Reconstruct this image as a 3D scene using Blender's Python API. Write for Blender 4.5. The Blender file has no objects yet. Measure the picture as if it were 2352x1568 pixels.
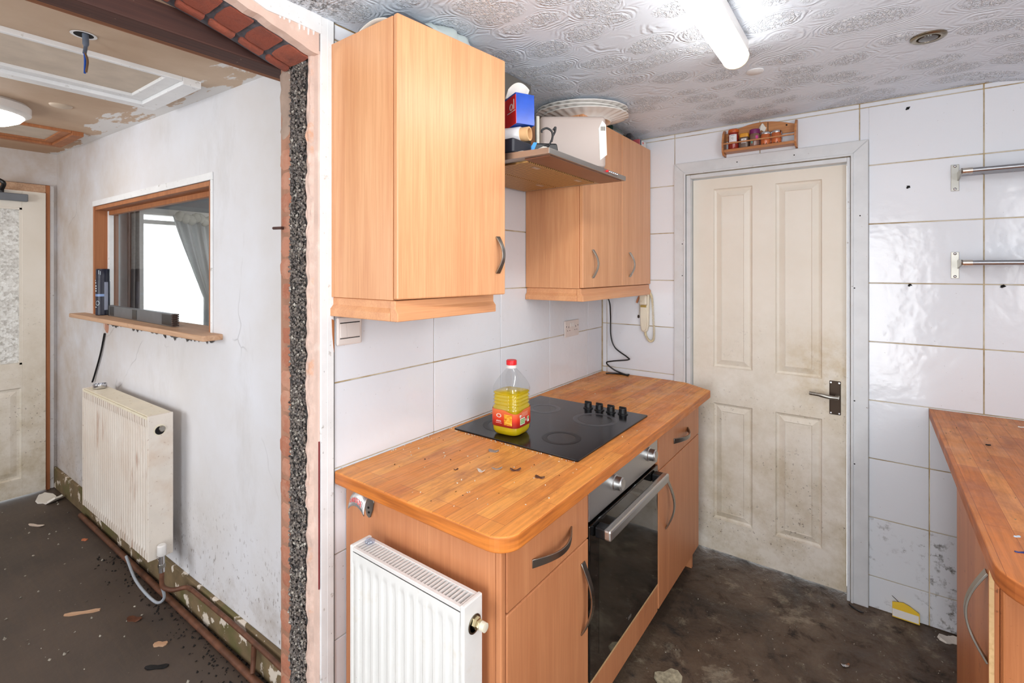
import bpy, math, random
from mathutils import Vector, Matrix, noise
R = random.Random(7)
PI = math.pi

# ------------------------------------------------------------------ camera, world, light, exposure
scn = bpy.context.scene
col = scn.collection
cam_d = bpy.data.cameras.new('camera'); cam = bpy.data.objects.new('camera', cam_d); col.objects.link(cam)
cam_d.sensor_width = 36; cam_d.lens = 1115 / 2352 * 36; cam_d.shift_y = -164 / 2352; cam_d.clip_start = 0.02
CAM_YAW = math.atan2(825, 1115)
cam.location = (1.2925, -2.6522, 1.48); cam.rotation_euler = (PI / 2, 0, CAM_YAW)
scn.camera = cam
scn.view_settings.view_transform = 'Standard'; scn.view_settings.look = 'None'
scn.view_settings.gamma = 1; scn.view_settings.use_curve_mapping = False
scn.view_settings.exposure = 0.45
w = bpy.data.worlds.new('overcast_sky'); scn.world = w; w.use_nodes = True
bg = w.node_tree.nodes['Background']; bg.inputs[0].default_value = (0.93, 0.97, 1, 1); bg.inputs[1].default_value = 2.6
BATTEN = 12.0
def area(name, loc, rot, sx, sy, power, color):
    l = bpy.data.lights.new(name, 'AREA'); l.shape = 'RECTANGLE'; l.size = sx; l.size_y = sy; l.energy = power; l.color = color
    o = bpy.data.objects.new(name, l); col.objects.link(o); o.location = loc; o.rotation_euler = rot
    return o
area('fill_light_right', (2.235, -2.45, 1.6), (0, PI / 2, 0), 0.95, 1.0, 12, (0.96, 0.98, 1))  # unseen lamp added to light the left wall and cabinet fronts
area('daylight_back_door', (1.25, -4.27, 1.05), (PI / 2, 0, 0), 0.85, 1.85, 23, (0.95, 0.98, 1))
area('fill_light_annex', (-1.6, -4.26, 1.5), (PI / 2, 0, 0), 1.3, 0.9, 15, (0.95, 0.97, 1))  # unseen lamp added to brighten the annex

# ------------------------------------------------------------------ helpers
def S(r, g, b):
    f = lambda c: c / 255 / 12.92 if c / 255 <= 0.04045 else ((c / 255 + 0.055) / 1.055) ** 2.4
    return (f(r), f(g), f(b), 1)

class NT:
    def __init__(s, name):
        s.m = bpy.data.materials.new(name); s.m.use_nodes = True; s.t = s.m.node_tree; s.n = s.t.nodes; s.l = s.t.links
        s.p = s.n['Principled BSDF']; s.out = s.n['Material Output']
        s.tc = s.n.new('ShaderNodeTexCoord')
    def link(s, a, b): s.l.new(a, b)
    def mapping(s, scale=(1, 1, 1), loc=(0, 0, 0), rot=(0, 0, 0), src='Object'):
        m = s.n.new('ShaderNodeMapping'); m.inputs['Scale'].default_value = scale; m.inputs['Location'].default_value = loc; m.inputs['Rotation'].default_value = rot
        s.link(s.tc.outputs[src] if isinstance(src, str) else src, m.inputs['Vector']); return m.outputs[0]
    def noise(s, vec, scale, detail=3, rough=0.55, dist=0.0):
        n = s.n.new('ShaderNodeTexNoise'); n.inputs['Scale'].default_value = scale; n.inputs['Detail'].default_value = detail
        n.inputs['Roughness'].default_value = rough; n.inputs['Distortion'].default_value = dist
        s.link(vec, n.inputs['Vector']); return n.outputs[0]
    def voro(s, vec, scale, feature='F1', out=0, rnd=1.0):
        n = s.n.new('ShaderNodeTexVoronoi'); n.feature = feature; n.inputs['Scale'].default_value = scale
        n.inputs['Randomness'].default_value = rnd
        s.link(vec, n.inputs['Vector']); return n.outputs[out]
    def ramp(s, fac, stops):
        r = s.n.new('ShaderNodeValToRGB'); e = r.color_ramp.elements
        while len(e) < len(stops): e.new(0.5)
        for k, (p, c) in enumerate(stops):
            e[k].position = p; e[k].color = c if len(c) == 4 else (*c, 1)
        s.link(fac, r.inputs[0]); return r.outputs[0]
    def math(s, op, a, b=None, c=None):
        n = s.n.new('ShaderNodeMath'); n.operation = op
        for k, v in enumerate((a, b, c)):
            if v is None: continue
            if isinstance(v, (int, float)): n.inputs[k].default_value = v
            else: s.link(v, n.inputs[k])
        return n.outputs[0]
    def mix(s, fac, a, b, mode='MIX'):
        n = s.n.new('ShaderNodeMix'); n.data_type = 'RGBA'; n.blend_type = mode
        for sock, v in ((n.inputs[0], fac), (n.inputs[6], a), (n.inputs[7], b)):
            if isinstance(v, (int, float)): sock.default_value = v
            elif isinstance(v, tuple): sock.default_value = v
            else: s.link(v, sock)
        return n.outputs[2]
    def color(s, c):
        if isinstance(c, tuple): s.p.inputs['Base Color'].default_value = c
        else: s.link(c, s.p.inputs['Base Color'])
    def rough(s, v):
        if isinstance(v, (int, float)): s.p.inputs['Roughness'].default_value = v
        else: s.link(v, s.p.inputs['Roughness'])
    def bump(s, h, strength=0.3, dist=0.01):
        b = s.n.new('ShaderNodeBump'); b.inputs['Strength'].default_value = strength; b.inputs['Distance'].default_value = dist
        s.link(h, b.inputs['Height']); s.link(b.outputs[0], s.p.inputs['Normal'])
    def sep(s, vec):
        n = s.n.new('ShaderNodeSeparateXYZ'); s.link(vec, n.inputs[0]); return n.outputs

BW = lambda a, b: [(a, (0, 0, 0)), (b, (1, 1, 1))]
def plain(name, c, rough=0.5, metal=0.0, var=0.06, scale=12, bump=0.0, bscale=60, spots=None, coat=0.0, alpha=None):
    t = NT(name); v = t.mapping()
    n = t.noise(v, scale, 4)
    dark = tuple(x * (1 - 2 * var) for x in c[:3]) + (1,); lite = tuple(min(1, x * (1 + var)) for x in c[:3]) + (1,)
    cc = t.ramp(n, [(0.3, dark), (0.7, lite)])
    for sp in (spots or []):                       # (scale, lo, hi, colour, amount)
        sc, lo, hi, scol, am = sp
        f = t.ramp(t.noise(v, sc, 5, 0.6), BW(lo, hi))
        cc = t.mix(t.math('MULTIPLY', f, am), cc, scol)
    t.color(cc); t.rough(rough); t.p.inputs['Metallic'].default_value = metal
    t.p.inputs['Coat Weight'].default_value = coat
    if bump: t.bump(t.noise(v, bscale, 4), bump, 0.004)
    return t.m

def wood(name, light, dark, axis='Z', rough=0.35, across=22, fine=1.0, spots=None, flip=0.0, bump=0.05):
    t = NT(name); k = {'X': 0, 'Y': 1, 'Z': 2}[axis]
    oi = t.n.new('ShaderNodeObjectInfo')
    addv = t.n.new('ShaderNodeVectorMath'); addv.operation = 'ADD'
    comb = t.n.new('ShaderNodeCombineXYZ')
    for q in range(3): t.link(t.math('MULTIPLY', oi.outputs['Random'], 7.3 + q), comb.inputs[q])
    t.link(t.tc.outputs['Object'], addv.inputs[0]); t.link(comb.outputs[0], addv.inputs[1])
    sc = [across, across, across]; sc[k] = across * 0.045
    v = t.mapping(tuple(sc), src=addv.outputs[0])
    sc2 = [across * 9] * 3; sc2[k] = across * 0.25
    v2 = t.mapping(tuple(sc2), src=addv.outputs[0])
    a = t.noise(v, 0.5, 5, 0.6, 1.2); b = t.noise(v2, 0.8, 3, 0.6, 0.2)
    f = t.math('ADD', t.math('MULTIPLY', a, 0.55), t.math('MULTIPLY', b, 0.45 * fine))
    c = t.ramp(f, [(0.3, dark), (0.5, tuple((p + q) / 2 for p, q in zip(light, dark))), (0.66, light)])
    vo = t.mapping()
    for sp in (spots or []):
        scl, lo, hi, scol, am = sp
        g = t.ramp(t.noise(vo, scl, 5, 0.65), BW(lo, hi)); c = t.mix(t.math('MULTIPLY', g, am), c, scol)
    t.color(c); t.rough(rough)
    if bump: t.bump(f, bump, 0.002)
    return t.m

class MB:
    def __init__(s): s.v = []; s.f = []
    def add(s, vs, fs):
        o = len(s.v); s.v += [tuple(p) for p in vs]; s.f += [tuple(i + o for i in f) for f in fs]; return s
    def box(s, x0, x1, y0, y1, z0, z1):
        vs = [(x, y, z) for z in (z0, z1) for y in (y0, y1) for x in (x0, x1)]
        return s.add(vs, [(0, 2, 3, 1), (4, 5, 7, 6), (0, 1, 5, 4), (2, 6, 7, 3), (0, 4, 6, 2), (1, 3, 7, 5)])
    def prism(s, poly, axis, a0, a1):
        # poly in the two other axes (cyclic order), extruded along axis
        def P(u, v, a): return {'X': (a, u, v), 'Y': (u, a, v), 'Z': (u, v, a)}[axis]
        n = len(poly); vs = [P(u, v, a0) for u, v in poly] + [P(u, v, a1) for u, v in poly]
        fs = [tuple(range(n - 1, -1, -1)), tuple(range(n, 2 * n))] + [(i, (i + 1) % n, n + (i + 1) % n, n + i) for i in range(n)]
        return s.add(vs, fs)
    def tube(s, pts, r, seg=10, cap=True):
        pts = [Vector(p) for p in pts]; n = len(pts); rr = r if isinstance(r, (list, tuple)) else [r] * n
        up = None; rings = []
        for i, p in enumerate(pts):
            t = (pts[min(i + 1, n - 1)] - pts[max(i - 1, 0)]).normalized()
            if up is None:
                up = Vector((0, 0, 1)) if abs(t.z) < 0.9 else Vector((1, 0, 0))
            a = up - t * up.dot(t)
            a = a.normalized() if a.length > 1e-6 else t.orthogonal().normalized()
            b = t.cross(a); up = a
            rings.append([p + (a * math.cos(2 * PI * k / seg) + b * math.sin(2 * PI * k / seg)) * rr[i] for k in range(seg)])
        vs = [q for rg in rings for q in rg]; fs = []
        for i in range(n - 1):
            for k in range(seg):
                fs.append((i * seg + k, i * seg + (k + 1) % seg, (i + 1) * seg + (k + 1) % seg, (i + 1) * seg + k))
        if cap: fs += [tuple(range(seg - 1, -1, -1)), tuple(range((n - 1) * seg, n * seg))]
        return s.add(vs, fs)
    def cyl(s, p0, p1, r, seg=24, r1=None): return s.tube([p0, p1], [r, r if r1 is None else r1], seg)
    def lathe(s, prof, c, seg=32, sq=None, rot=0.0, axis='Z'):
        # prof [(r, h)], sq: superellipse exponent per ring (2 = round)
        vs = []; m = len(prof)
        for i, (r, h) in enumerate(prof):
            e = (sq[i] if isinstance(sq, (list, tuple)) else sq) or 2
            for k in range(seg):
                a = 2 * PI * k / seg; ca, sa = math.cos(a), math.sin(a)
                rad = r / ((abs(ca) ** e + abs(sa) ** e) ** (1 / e))
                x, y = rad * math.cos(a + rot), rad * math.sin(a + rot)
                q = {'Z': (x, y, h), 'Y': (x, h, y), 'X': (h, x, y)}[axis]
                vs.append((c[0] + q[0], c[1] + q[1], c[2] + q[2]))
        fs = []
        for i in range(m - 1):
            for k in range(seg): fs.append((i * seg + k, i * seg + (k + 1) % seg, (i + 1) * seg + (k + 1) % seg, (i + 1) * seg + k))
        fs += [tuple(range(seg - 1, -1, -1)), tuple(range((m - 1) * seg, m * seg))]
        return s.add(vs, fs)
    def grid(s, fn, nu, nv):
        vs = [fn(i / nu, j / nv) for j in range(nv + 1) for i in range(nu + 1)]
        fs = [(j * (nu + 1) + i, j * (nu + 1) + i + 1, (j + 1) * (nu + 1) + i + 1, (j + 1) * (nu + 1) + i) for j in range(nv) for i in range(nu)]
        return s.add(vs, fs)
    def rect_slab(s, x0, x1, y0, y1, z0, z1, cuts, seg=8):
        # slab with rounded / chamfered corners: cuts = [(mode, size)] for corners (x0y0, x1y0, x1y1, x0y1)
        P = []
        cs = [(x0, y0, 1, 1, 180), (x1, y0, -1, 1, 270), (x1, y1, -1, -1, 0), (x0, y1, 1, -1, 90)]
        for (cx, cy, sx, sy, a0), (mode, r) in zip(cs, cuts):
            if mode == 's': P.append((cx, cy))
            elif mode == 'r':
                for k in range(seg + 1):
                    a = math.radians(a0 + 90 * k / seg); P.append((cx + sx * r + r * math.cos(a), cy + sy * r + r * math.sin(a)))
            else:
                rx, ry = r
                q = [(cx, cy + sy * ry), (cx + sx * rx, cy)]
                P += q if a0 in (180, 0) else q[::-1]
        return s.prism(P, 'Z', z0, z1)
    def build(s, name, mat, parent=None, bevel=0.0, smooth=None, local=False, seg=2, label=None, thick=0.0):
        vs = [Vector(p) for p in s.v]; loc = Vector((0, 0, 0))
        if parent is not None:
            if not local:
                M = chain(parent).inverted(); vs = [M @ p for p in vs]
        elif not local:
            xs = [p.x for p in vs]; ys = [p.y for p in vs]; zs = [p.z for p in vs]
            loc = Vector(((min(xs) + max(xs)) / 2, (min(ys) + max(ys)) / 2, min(zs))); vs = [p - loc for p in vs]
        me = bpy.data.meshes.new(name); me.from_pydata([tuple(p) for p in vs], [], s.f); me.update()
        import bmesh
        bm = bmesh.new(); bm.from_mesh(me); bmesh.ops.recalc_face_normals(bm, faces=bm.faces); bm.to_mesh(me); bm.free()
        if smooth is not None:
            me.polygons.foreach_set('use_smooth', [True] * len(me.polygons)); me.set_sharp_from_angle(angle=math.radians(smooth))
        me.materials.append(mat)
        o = bpy.data.objects.new(name, me); col.objects.link(o); o.location = loc
        if parent is not None: o.parent = parent
        if thick:
            md = o.modifiers.new('thickness', 'SOLIDIFY'); md.thickness = thick
        if bevel:
            md = o.modifiers.new('bevel', 'BEVEL'); md.width = bevel; md.segments = seg; md.limit_method = 'ANGLE'; md.angle_limit = math.radians(40)
        if label: o['label'] = label
        return o

def chain(o):
    M = Matrix.LocRotScale(o.location, o.rotation_euler, o.scale)
    return chain(o.parent) @ M if o.parent else M
def tag(o, label, cat, group=None, kind=None):
    o['label'] = label; o['category'] = cat
    if group: o['group'] = group
    if kind: o['kind'] = kind
    return o
def thing(name, label, cat, loc=(0, 0, 0), rz=0.0, group=None, kind=None, rx=0.0, ry=0.0):
    o = bpy.data.objects.new(name, None); col.objects.link(o); o.location = loc; o.rotation_euler = (rx, ry, rz)
    o.empty_display_size = 0.05
    return tag(o, label, cat, group, kind)
def share(src, name, parent, loc, rot=(0, 0, 0), scale=(1, 1, 1)):
    o = bpy.data.objects.new(name, src); col.objects.link(o); o.parent = parent; o.location = loc; o.rotation_euler = rot; o.scale = scale
    return o
def spline(pts, n=10):
    P = [Vector(p) for p in pts]; P = [P[0] * 2 - P[1]] + P + [P[-1] * 2 - P[-2]]; out = []
    for i in range(1, len(P) - 2):
        for k in range(n):
            t = k / n; a, b, c, d = P[i - 1:i + 3]
            out.append(0.5 * ((2 * b) + (c - a) * t + (2 * a - 5 * b + 4 * c - d) * t * t + (3 * b - a - 3 * c + d) * t ** 3))
    out.append(P[-2]); return out
def text_part(name, txt, size, M, mat, parent, extrude=0.0004):
    cu = bpy.data.curves.new(name, 'FONT'); cu.body = txt; cu.size = size; cu.align_x = 'CENTER'; cu.align_y = 'CENTER'; cu.extrude = extrude
    t = bpy.data.objects.new('tmp', cu); col.objects.link(t)
    me = bpy.data.meshes.new_from_object(t.evaluated_get(bpy.context.evaluated_depsgraph_get()))
    bpy.data.objects.remove(t); me.name = name; me.materials.clear(); me.materials.append(mat)
    o = bpy.data.objects.new(name, me); col.objects.link(o)
    me.transform(chain(parent).inverted() @ M); o.parent = parent
    return o
def bow_handle(name, p0, p1, out, side, bulge, wid, th, mat, parent, n=18, flat=1.0):
    # bow pull: flat strip bent outwards between two fixing points, thicker towards the ends
    p0, p1, out, side = Vector(p0), Vector(p1), Vector(out).normalized(), Vector(side).normalized()
    b = MB(); ring = []
    for i in range(n + 1):
        t = i / n; e = math.sin(PI * t)
        c = p0.lerp(p1, t) + out * (bulge * e ** flat)
        d = (p1 - p0) / n + out * bulge * flat * (max(e, 0.02) ** (flat - 1)) * math.cos(PI * t) * PI / n
        nn = side.cross(d).normalized(); hw = wid / 2 * (1 - 0.25 * e); ht = th / 2
        ring.append([c + side * hw + nn * ht, c - side * hw + nn * ht, c - side * hw - nn * ht, c + side * hw - nn * ht])
    vs = [q for r in ring for q in r]; fs = [(3, 2, 1, 0), (n * 4, n * 4 + 1, n * 4 + 2, n * 4 + 3)]
    for i in range(n):
        for k in range(4): fs.append((i * 4 + k, i * 4 + (k + 1) % 4, i * 4 + 4 + (k + 1) % 4, i * 4 + 4 + k))
    b.add(vs, fs)
    h = b.build(name, mat, parent, smooth=35, bevel=0.0008, label='curved brushed metal bow handle')
    return h

# ------------------------------------------------------------------ materials
def m_tile():
    t = NT('glazed_white_tile'); v = t.mapping(); oi = t.n.new('ShaderNodeObjectInfo')
    g = t.n.new('ShaderNodeNewGeometry')
    vp = t.mapping(src=g.outputs['Position'])
    base = t.mix(oi.outputs['Random'], S(226, 229, 235), S(233, 235, 240))
    stain = t.ramp(t.noise(vp, 9, 6, 0.7), BW(0.6, 0.85))
    c = t.mix(t.math('MULTIPLY', stain, 0.16), base, S(196, 188, 172))
    fleck = t.ramp(t.noise(vp, 110, 2, 0.5), BW(0.73, 0.76))
    c = t.mix(t.math('MULTIPLY', fleck, 0.45), c, S(120, 100, 70))
    t.color(c); t.rough(0.14)
    h = t.math('ADD', t.noise(vp, 11, 2), t.math('MULTIPLY', t.noise(vp, 34, 2), 0.25))
    t.bump(h, 0.35, 0.006); return t.m
def m_tile_low():
    t = NT('grimy_white_tile'); g = t.n.new('ShaderNodeNewGeometry'); vp = t.mapping(src=g.outputs['Position'])
    st = t.ramp(t.noise(vp, 24, 6, 0.72), BW(0.52, 0.63)); st2 = t.ramp(t.noise(vp, 5.5, 3, 0.6), BW(0.44, 0.66))
    c = t.mix(t.math('MULTIPLY', st, t.math('MULTIPLY', st2, 0.85)), S(228, 231, 236), S(66, 58, 46))
    t.color(c); t.rough(0.2); t.bump(t.noise(vp, 11, 2), 0.3, 0.005); return t.m
def m_grout():
    t = NT('stained_grout'); g = t.n.new('ShaderNodeNewGeometry'); vp = t.mapping(src=g.outputs['Position'])
    n = t.noise(vp, 5, 5, 0.65)
    t.color(t.ramp(n, [(0.3, S(222, 214, 202)), (0.46, S(212, 194, 160)), (0.6, S(170, 138, 84)), (0.72, S(206, 186, 150))])); t.rough(0.85); return t.m
def m_artex():
    t = NT('artex_swirl_ceiling'); v = t.mapping((1, 1, 1))
    warp = t.n.new('ShaderNodeVectorMath'); warp.operation = 'ADD'
    nz = t.n.new('ShaderNodeTexNoise'); nz.inputs['Scale'].default_value = 5; t.link(v, nz.inputs['Vector'])
    sc = t.n.new('ShaderNodeVectorMath'); sc.operation = 'SCALE'; sc.inputs['Scale'].default_value = 0.06
    t.link(nz.outputs['Color'], sc.inputs[0]); t.link(v, warp.inputs[0]); t.link(sc.outputs[0], warp.inputs[1])
    vw = t.mapping((6.2, 8.4, 1), src=warp.outputs[0])
    d = t.voro(vw, 1.0, 'F1', 0, 0.75)
    dn = t.math('ADD', d, t.math('MULTIPLY', t.noise(v, 14, 3), 0.22))
    rings = t.math('SINE', t.math('MULTIPLY', dn, 70.0))
    ringm = t.ramp(d, [(0.3, (0, 0, 0)), (0.4, (1, 1, 1)), (0.65, (1, 1, 1)), (0.8, (0.2, 0.2, 0.2))])
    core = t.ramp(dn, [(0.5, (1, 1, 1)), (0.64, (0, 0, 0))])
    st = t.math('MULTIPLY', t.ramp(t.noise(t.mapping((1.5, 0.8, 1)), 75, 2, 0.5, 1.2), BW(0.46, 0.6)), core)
    breakup = t.ramp(t.noise(v, 9, 2), BW(0.4, 0.6))
    h = t.math('ADD', t.math('MULTIPLY', t.math('MULTIPLY', rings, ringm), t.math('MULTIPLY', breakup, 0.2)), t.math('MULTIPLY', st, 0.75))
    h = t.math('ADD', h, t.math('MULTIPLY', t.noise(v, 45, 4), 0.15))
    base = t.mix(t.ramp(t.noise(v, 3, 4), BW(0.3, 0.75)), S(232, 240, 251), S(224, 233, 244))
    base = t.mix(t.math('MULTIPLY', st, 0.9), base, S(244, 249, 255))  # stipple ridges tinted whiter, as if catching grazing light
    # mould near the party wall corner and cobweb dirt along the cabinets
    g = t.n.new('ShaderNodeNewGeometry'); dist = t.n.new('ShaderNodeVectorMath'); dist.operation = 'DISTANCE'
    t.link(g.outputs['Position'], dist.inputs[0]); dist.inputs[1].default_value = (0.07, -1.93, 2.22)
    md = t.ramp(dist.outputs['Value'], [(0.03, (1, 1, 1)), (0.15, (0, 0, 0))])
    mould = t.math('MULTIPLY', t.ramp(t.noise(v, 60, 5, 0.7), BW(0.48, 0.56)), md)
    base = t.mix(t.math('MULTIPLY', mould, 0.92), base, S(24, 24, 30))
    t.color(base); t.rough(0.55); t.bump(h, 1.0, 0.0065); return t.m
def m_worktop(name, c1, c2, c3, stain, stain_amt, rough=0.32):
    t = NT(name); v = t.mapping(rot=(0, 0, PI / 2))
    b = t.n.new('ShaderNodeTexBrick'); b.inputs['Scale'].default_value = 1.0; b.inputs['Brick Width'].default_value = 0.42; b.inputs['Row Height'].default_value = 0.046
    b.inputs['Mortar Size'].default_value = 0.0006; b.inputs['Mortar Smooth'].default_value = 0.3; b.offset = 0.37; b.offset_frequency = 3
    b.inputs['Color1'].default_value = c1; b.inputs['Color2'].default_value = c2; b.inputs['Mortar'].default_value = c3
    t.link(v, b.inputs['Vector'])
    vg = t.mapping((60, 3.2, 60)); gr = t.noise(vg, 1.6, 5, 0.65, 0.6)
    c = t.mix(0.55, b.outputs['Color'], t.ramp(gr, [(0.3, (0.45, 0.45, 0.45)), (0.62, (1, 1, 1))]), 'MULTIPLY')
    vs = t.mapping((6, 2.2, 6)); st = t.ramp(t.noise(vs, 2.2, 6, 0.7), BW(0.5, 0.72))
    c = t.mix(t.math('MULTIPLY', st, stain_amt), c, stain)
    vo = t.mapping(); fl = t.ramp(t.noise(vo, 120, 2), BW(0.74, 0.77)); c = t.mix(t.math('MULTIPLY', fl, 0.6), c, S(66, 36, 18))
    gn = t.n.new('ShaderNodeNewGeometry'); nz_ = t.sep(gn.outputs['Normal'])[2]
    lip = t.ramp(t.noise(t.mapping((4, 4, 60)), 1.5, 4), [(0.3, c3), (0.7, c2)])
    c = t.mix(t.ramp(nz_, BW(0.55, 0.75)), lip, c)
    t.color(c); t.rough(t.ramp(t.noise(vo, 14, 4), [(0.3, (rough,) * 3), (0.75, (rough + 0.25,) * 3)]))
    t.bump(gr, 0.08, 0.002); return t.m
def m_floor_k():
    t = NT('filthy_kitchen_floor'); v = t.mapping()
    a = t.noise(v, 2.6, 7, 0.68, 0.6); b = t.noise(v, 11, 6, 0.72, 0.4); cN = t.noise(v, 55, 4, 0.7)
    c = t.ramp(a, [(0.3, S(48, 40, 34)), (0.5, S(90, 72, 57)), (0.7, S(118, 100, 82))])
    c = t.mix(t.ramp(b, BW(0.55, 0.7)), c, S(34, 29, 27))
    c = t.mix(t.math('MULTIPLY', t.ramp(t.noise(v, 5.2, 8, 0.78, 0.25), BW(0.55, 0.66)), 0.65), c, S(164, 152, 130))
    c = t.mix(t.math('MULTIPLY', t.ramp(cN, BW(0.62, 0.72)), 0.5), c, S(30, 26, 24))
    t.color(c); t.rough(t.ramp(b, [(0.35, (0.3,) * 3), (0.65, (0.75,) * 3)])); t.bump(t.math('ADD', b, t.math('MULTIPLY', cN, 0.6)), 0.6, 0.008); return t.m
def m_floor_a():
    t = NT('dark_annex_floor'); v = t.mapping()
    vg = t.mapping((3, 30, 3), rot=(0, 0, 0.5)); a = t.noise(v, 2.2, 5, 0.6); b = t.noise(vg, 2.2, 5, 0.7); cN = t.noise(v, 90, 3, 0.7)
    c = t.ramp(a, [(0.3, S(60, 51, 46)), (0.7, S(86, 73, 64))])
    c = t.mix(t.math('MULTIPLY', t.ramp(b, BW(0.45, 0.75)), 0.5), c, S(92, 76, 62))
    c = t.mix(t.math('MULTIPLY', t.ramp(cN, BW(0.7, 0.75)), 0.6), c, S(150, 138, 120))
    t.color(c); t.rough(0.5); t.bump(t.noise(v, 30, 5), 0.25, 0.004); return t.m
def m_wall_a():
    t = NT('scuffed_white_plaster'); g = t.n.new('ShaderNodeNewGeometry'); v = t.mapping(src=g.outputs['Position']); z = t.sep(g.outputs['Position'])
    a = t.noise(v, 1.6, 5, 0.6); c = t.ramp(a, [(0.3, S(214, 210, 208)), (0.7, S(226, 227, 233))])
    # tobacco-brown scuffing towards the far door and grime splashes low down
    far = t.ramp(z[0], [(0.0, (1, 1, 1)), (1.0, (0, 0, 0))])
    mr = t.n.new('ShaderNodeMapRange'); mr.inputs[1].default_value = -3.2; mr.inputs[2].default_value = -1.2; mr.inputs[3].default_value = 1; mr.inputs[4].default_value = 0; t.link(z[0], mr.inputs[0])
    sc = t.math('MULTIPLY', t.ramp(t.noise(v, 4, 5, 0.65), BW(0.3, 0.7)), mr.outputs[0]); c = t.mix(t.math('MULTIPLY', sc, 0.8), c, S(186, 164, 140))
    mz = t.n.new('ShaderNodeMapRange'); mz.inputs[1].default_value = 0.1; mz.inputs[2].default_value = 0.6; mz.inputs[3].default_value = 1; mz.inputs[4].default_value = 0; t.link(z[2], mz.inputs[0])
    vs = t.mapping((1, 1, 0.45), src=g.outputs['Position'])
    sp = t.math('MULTIPLY', t.ramp(t.noise(vs, 75, 3, 0.6), BW(0.63, 0.66)), mz.outputs[0]); c = t.mix(t.math('MULTIPLY', sp, 0.8), c, S(96, 76, 60))
    dm = t.math('MULTIPLY', t.ramp(t.noise(v, 6, 5, 0.7), BW(0.5, 0.8)), mz.outputs[0]); c = t.mix(t.math('MULTIPLY', dm, 0.8), c, S(150, 132, 112))
    sm = t.math('MULTIPLY', t.ramp(t.noise(t.mapping((2.5, 2.5, 1), src=g.outputs['Position']), 1.3, 6, 0.7), BW(0.55, 0.75)), 0.35); c = t.mix(sm, c, S(182, 176, 170))
    wv = t.n.new('ShaderNodeVectorMath'); wv.operation = 'ADD'; nn = t.n.new('ShaderNodeTexNoise'); nn.inputs['Scale'].default_value = 6; t.link(v, nn.inputs['Vector'])
    ss = t.n.new('ShaderNodeVectorMath'); ss.operation = 'SCALE'; ss.inputs['Scale'].default_value = 0.12; t.link(nn.outputs['Color'], ss.inputs[0]); t.link(v, wv.inputs[0]); t.link(ss.outputs[0], wv.inputs[1])
    cr = t.voro(wv.outputs[0], 1.7, 'DISTANCE_TO_EDGE', 0); crk = t.ramp(cr, [(0.0, (1, 1, 1)), (0.006, (0, 0, 0))])
    keep = t.ramp(t.noise(v, 2.3, 2), BW(0.58, 0.64)); c = t.mix(t.math('MULTIPLY', t.math('MULTIPLY', crk, keep), 0.35), c, S(96, 92, 92))
    t.color(c); t.rough(0.6); t.bump(t.noise(v, 25, 5), 0.15, 0.004); return t.m
def m_ceil_a():
    t = NT('stripped_brown_ceiling'); g = t.n.new('ShaderNodeNewGeometry'); v = t.mapping(src=g.outputs['Position']); z = t.sep(g.outputs['Position'])
    a = t.noise(v, 2.2, 5, 0.6); c = t.ramp(a, [(0.3, S(188, 160, 134)), (0.7, S(212, 190, 166))])
    mr = t.n.new('ShaderNodeMapRange'); mr.inputs[1].default_value = -1.4; mr.inputs[2].default_value = -3.0; mr.inputs[3].default_value = 0; mr.inputs[4].default_value = 1; t.link(z[0], mr.inputs[0])
    c = t.mix(t.math('MULTIPLY', mr.outputs[0], 0.6), c, S(176, 132, 94))
    # torn white paper left along the wall
    my = t.n.new('ShaderNodeMapRange'); my.inputs[1].default_value = -2.03; my.inputs[2].default_value = -1.82; my.inputs[3].default_value = 0; my.inputs[4].default_value = 0.42; t.link(z[1], my.inputs[0])
    vs = t.mapping((0.5, 1.6, 1), src=g.outputs['Position'])
    pz = t.math('ADD', t.noise(vs, 7, 5, 0.6), my.outputs[0]); c = t.mix(t.ramp(pz, BW(0.81, 0.84)), c, S(228, 226, 224))
    t.color(c); t.rough(0.7); t.bump(t.noise(v, 20, 4), 0.15, 0.004); return t.m
def m_door():
    t = NT('grubby_cream_door_paint'); g = t.n.new('ShaderNodeNewGeometry'); v = t.mapping(src=g.outputs['Position']); z = t.sep(g.outputs['Position'])
    a = t.noise(v, 3, 5, 0.6); c = t.ramp(a, [(0.3, S(230, 221, 206)), (0.7, S(238, 231, 219))])
    mz = t.n.new('ShaderNodeMapRange'); mz.inputs[1].default_value = 0.0; mz.inputs[2].default_value = 1.5; mz.inputs[3].default_value = 1; mz.inputs[4].default_value = 0.0; t.link(z[2], mz.inputs[0])
    d = t.math('MULTIPLY', t.ramp(t.noise(v, 7, 6, 0.7), BW(0.38, 0.7)), mz.outputs[0]); c = t.mix(t.math('MULTIPLY', d, 0.75), c, S(176, 156, 112))
    sp = t.math('MULTIPLY', t.ramp(t.noise(v, 70, 4, 0.65), BW(0.615, 0.66)), mz.outputs[0]); c = t.mix(t.math('MULTIPLY', t.math('MULTIPLY', sp, t.ramp(t.noise(v, 3.4, 3), BW(0.46, 0.6))), 0.85), c, S(92, 66, 40))
    dist = t.n.new('ShaderNodeVectorMath'); dist.operation = 'DISTANCE'; t.link(g.outputs['Position'], dist.inputs[0]); dist.inputs[1].default_value = (1.14, 0.03, 1.0)
    hd = t.math('MULTIPLY', t.ramp(dist.outputs['Value'], [(0.02, (1, 1, 1)), (0.3, (0, 0, 0))]), t.ramp(t.noise(v, 12, 5, 0.7), BW(0.35, 0.7)))
    c = t.mix(t.math('MULTIPLY', hd, 0.7), c, S(184, 152, 80))
    t.color(c); t.rough(0.45); return t.m
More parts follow.
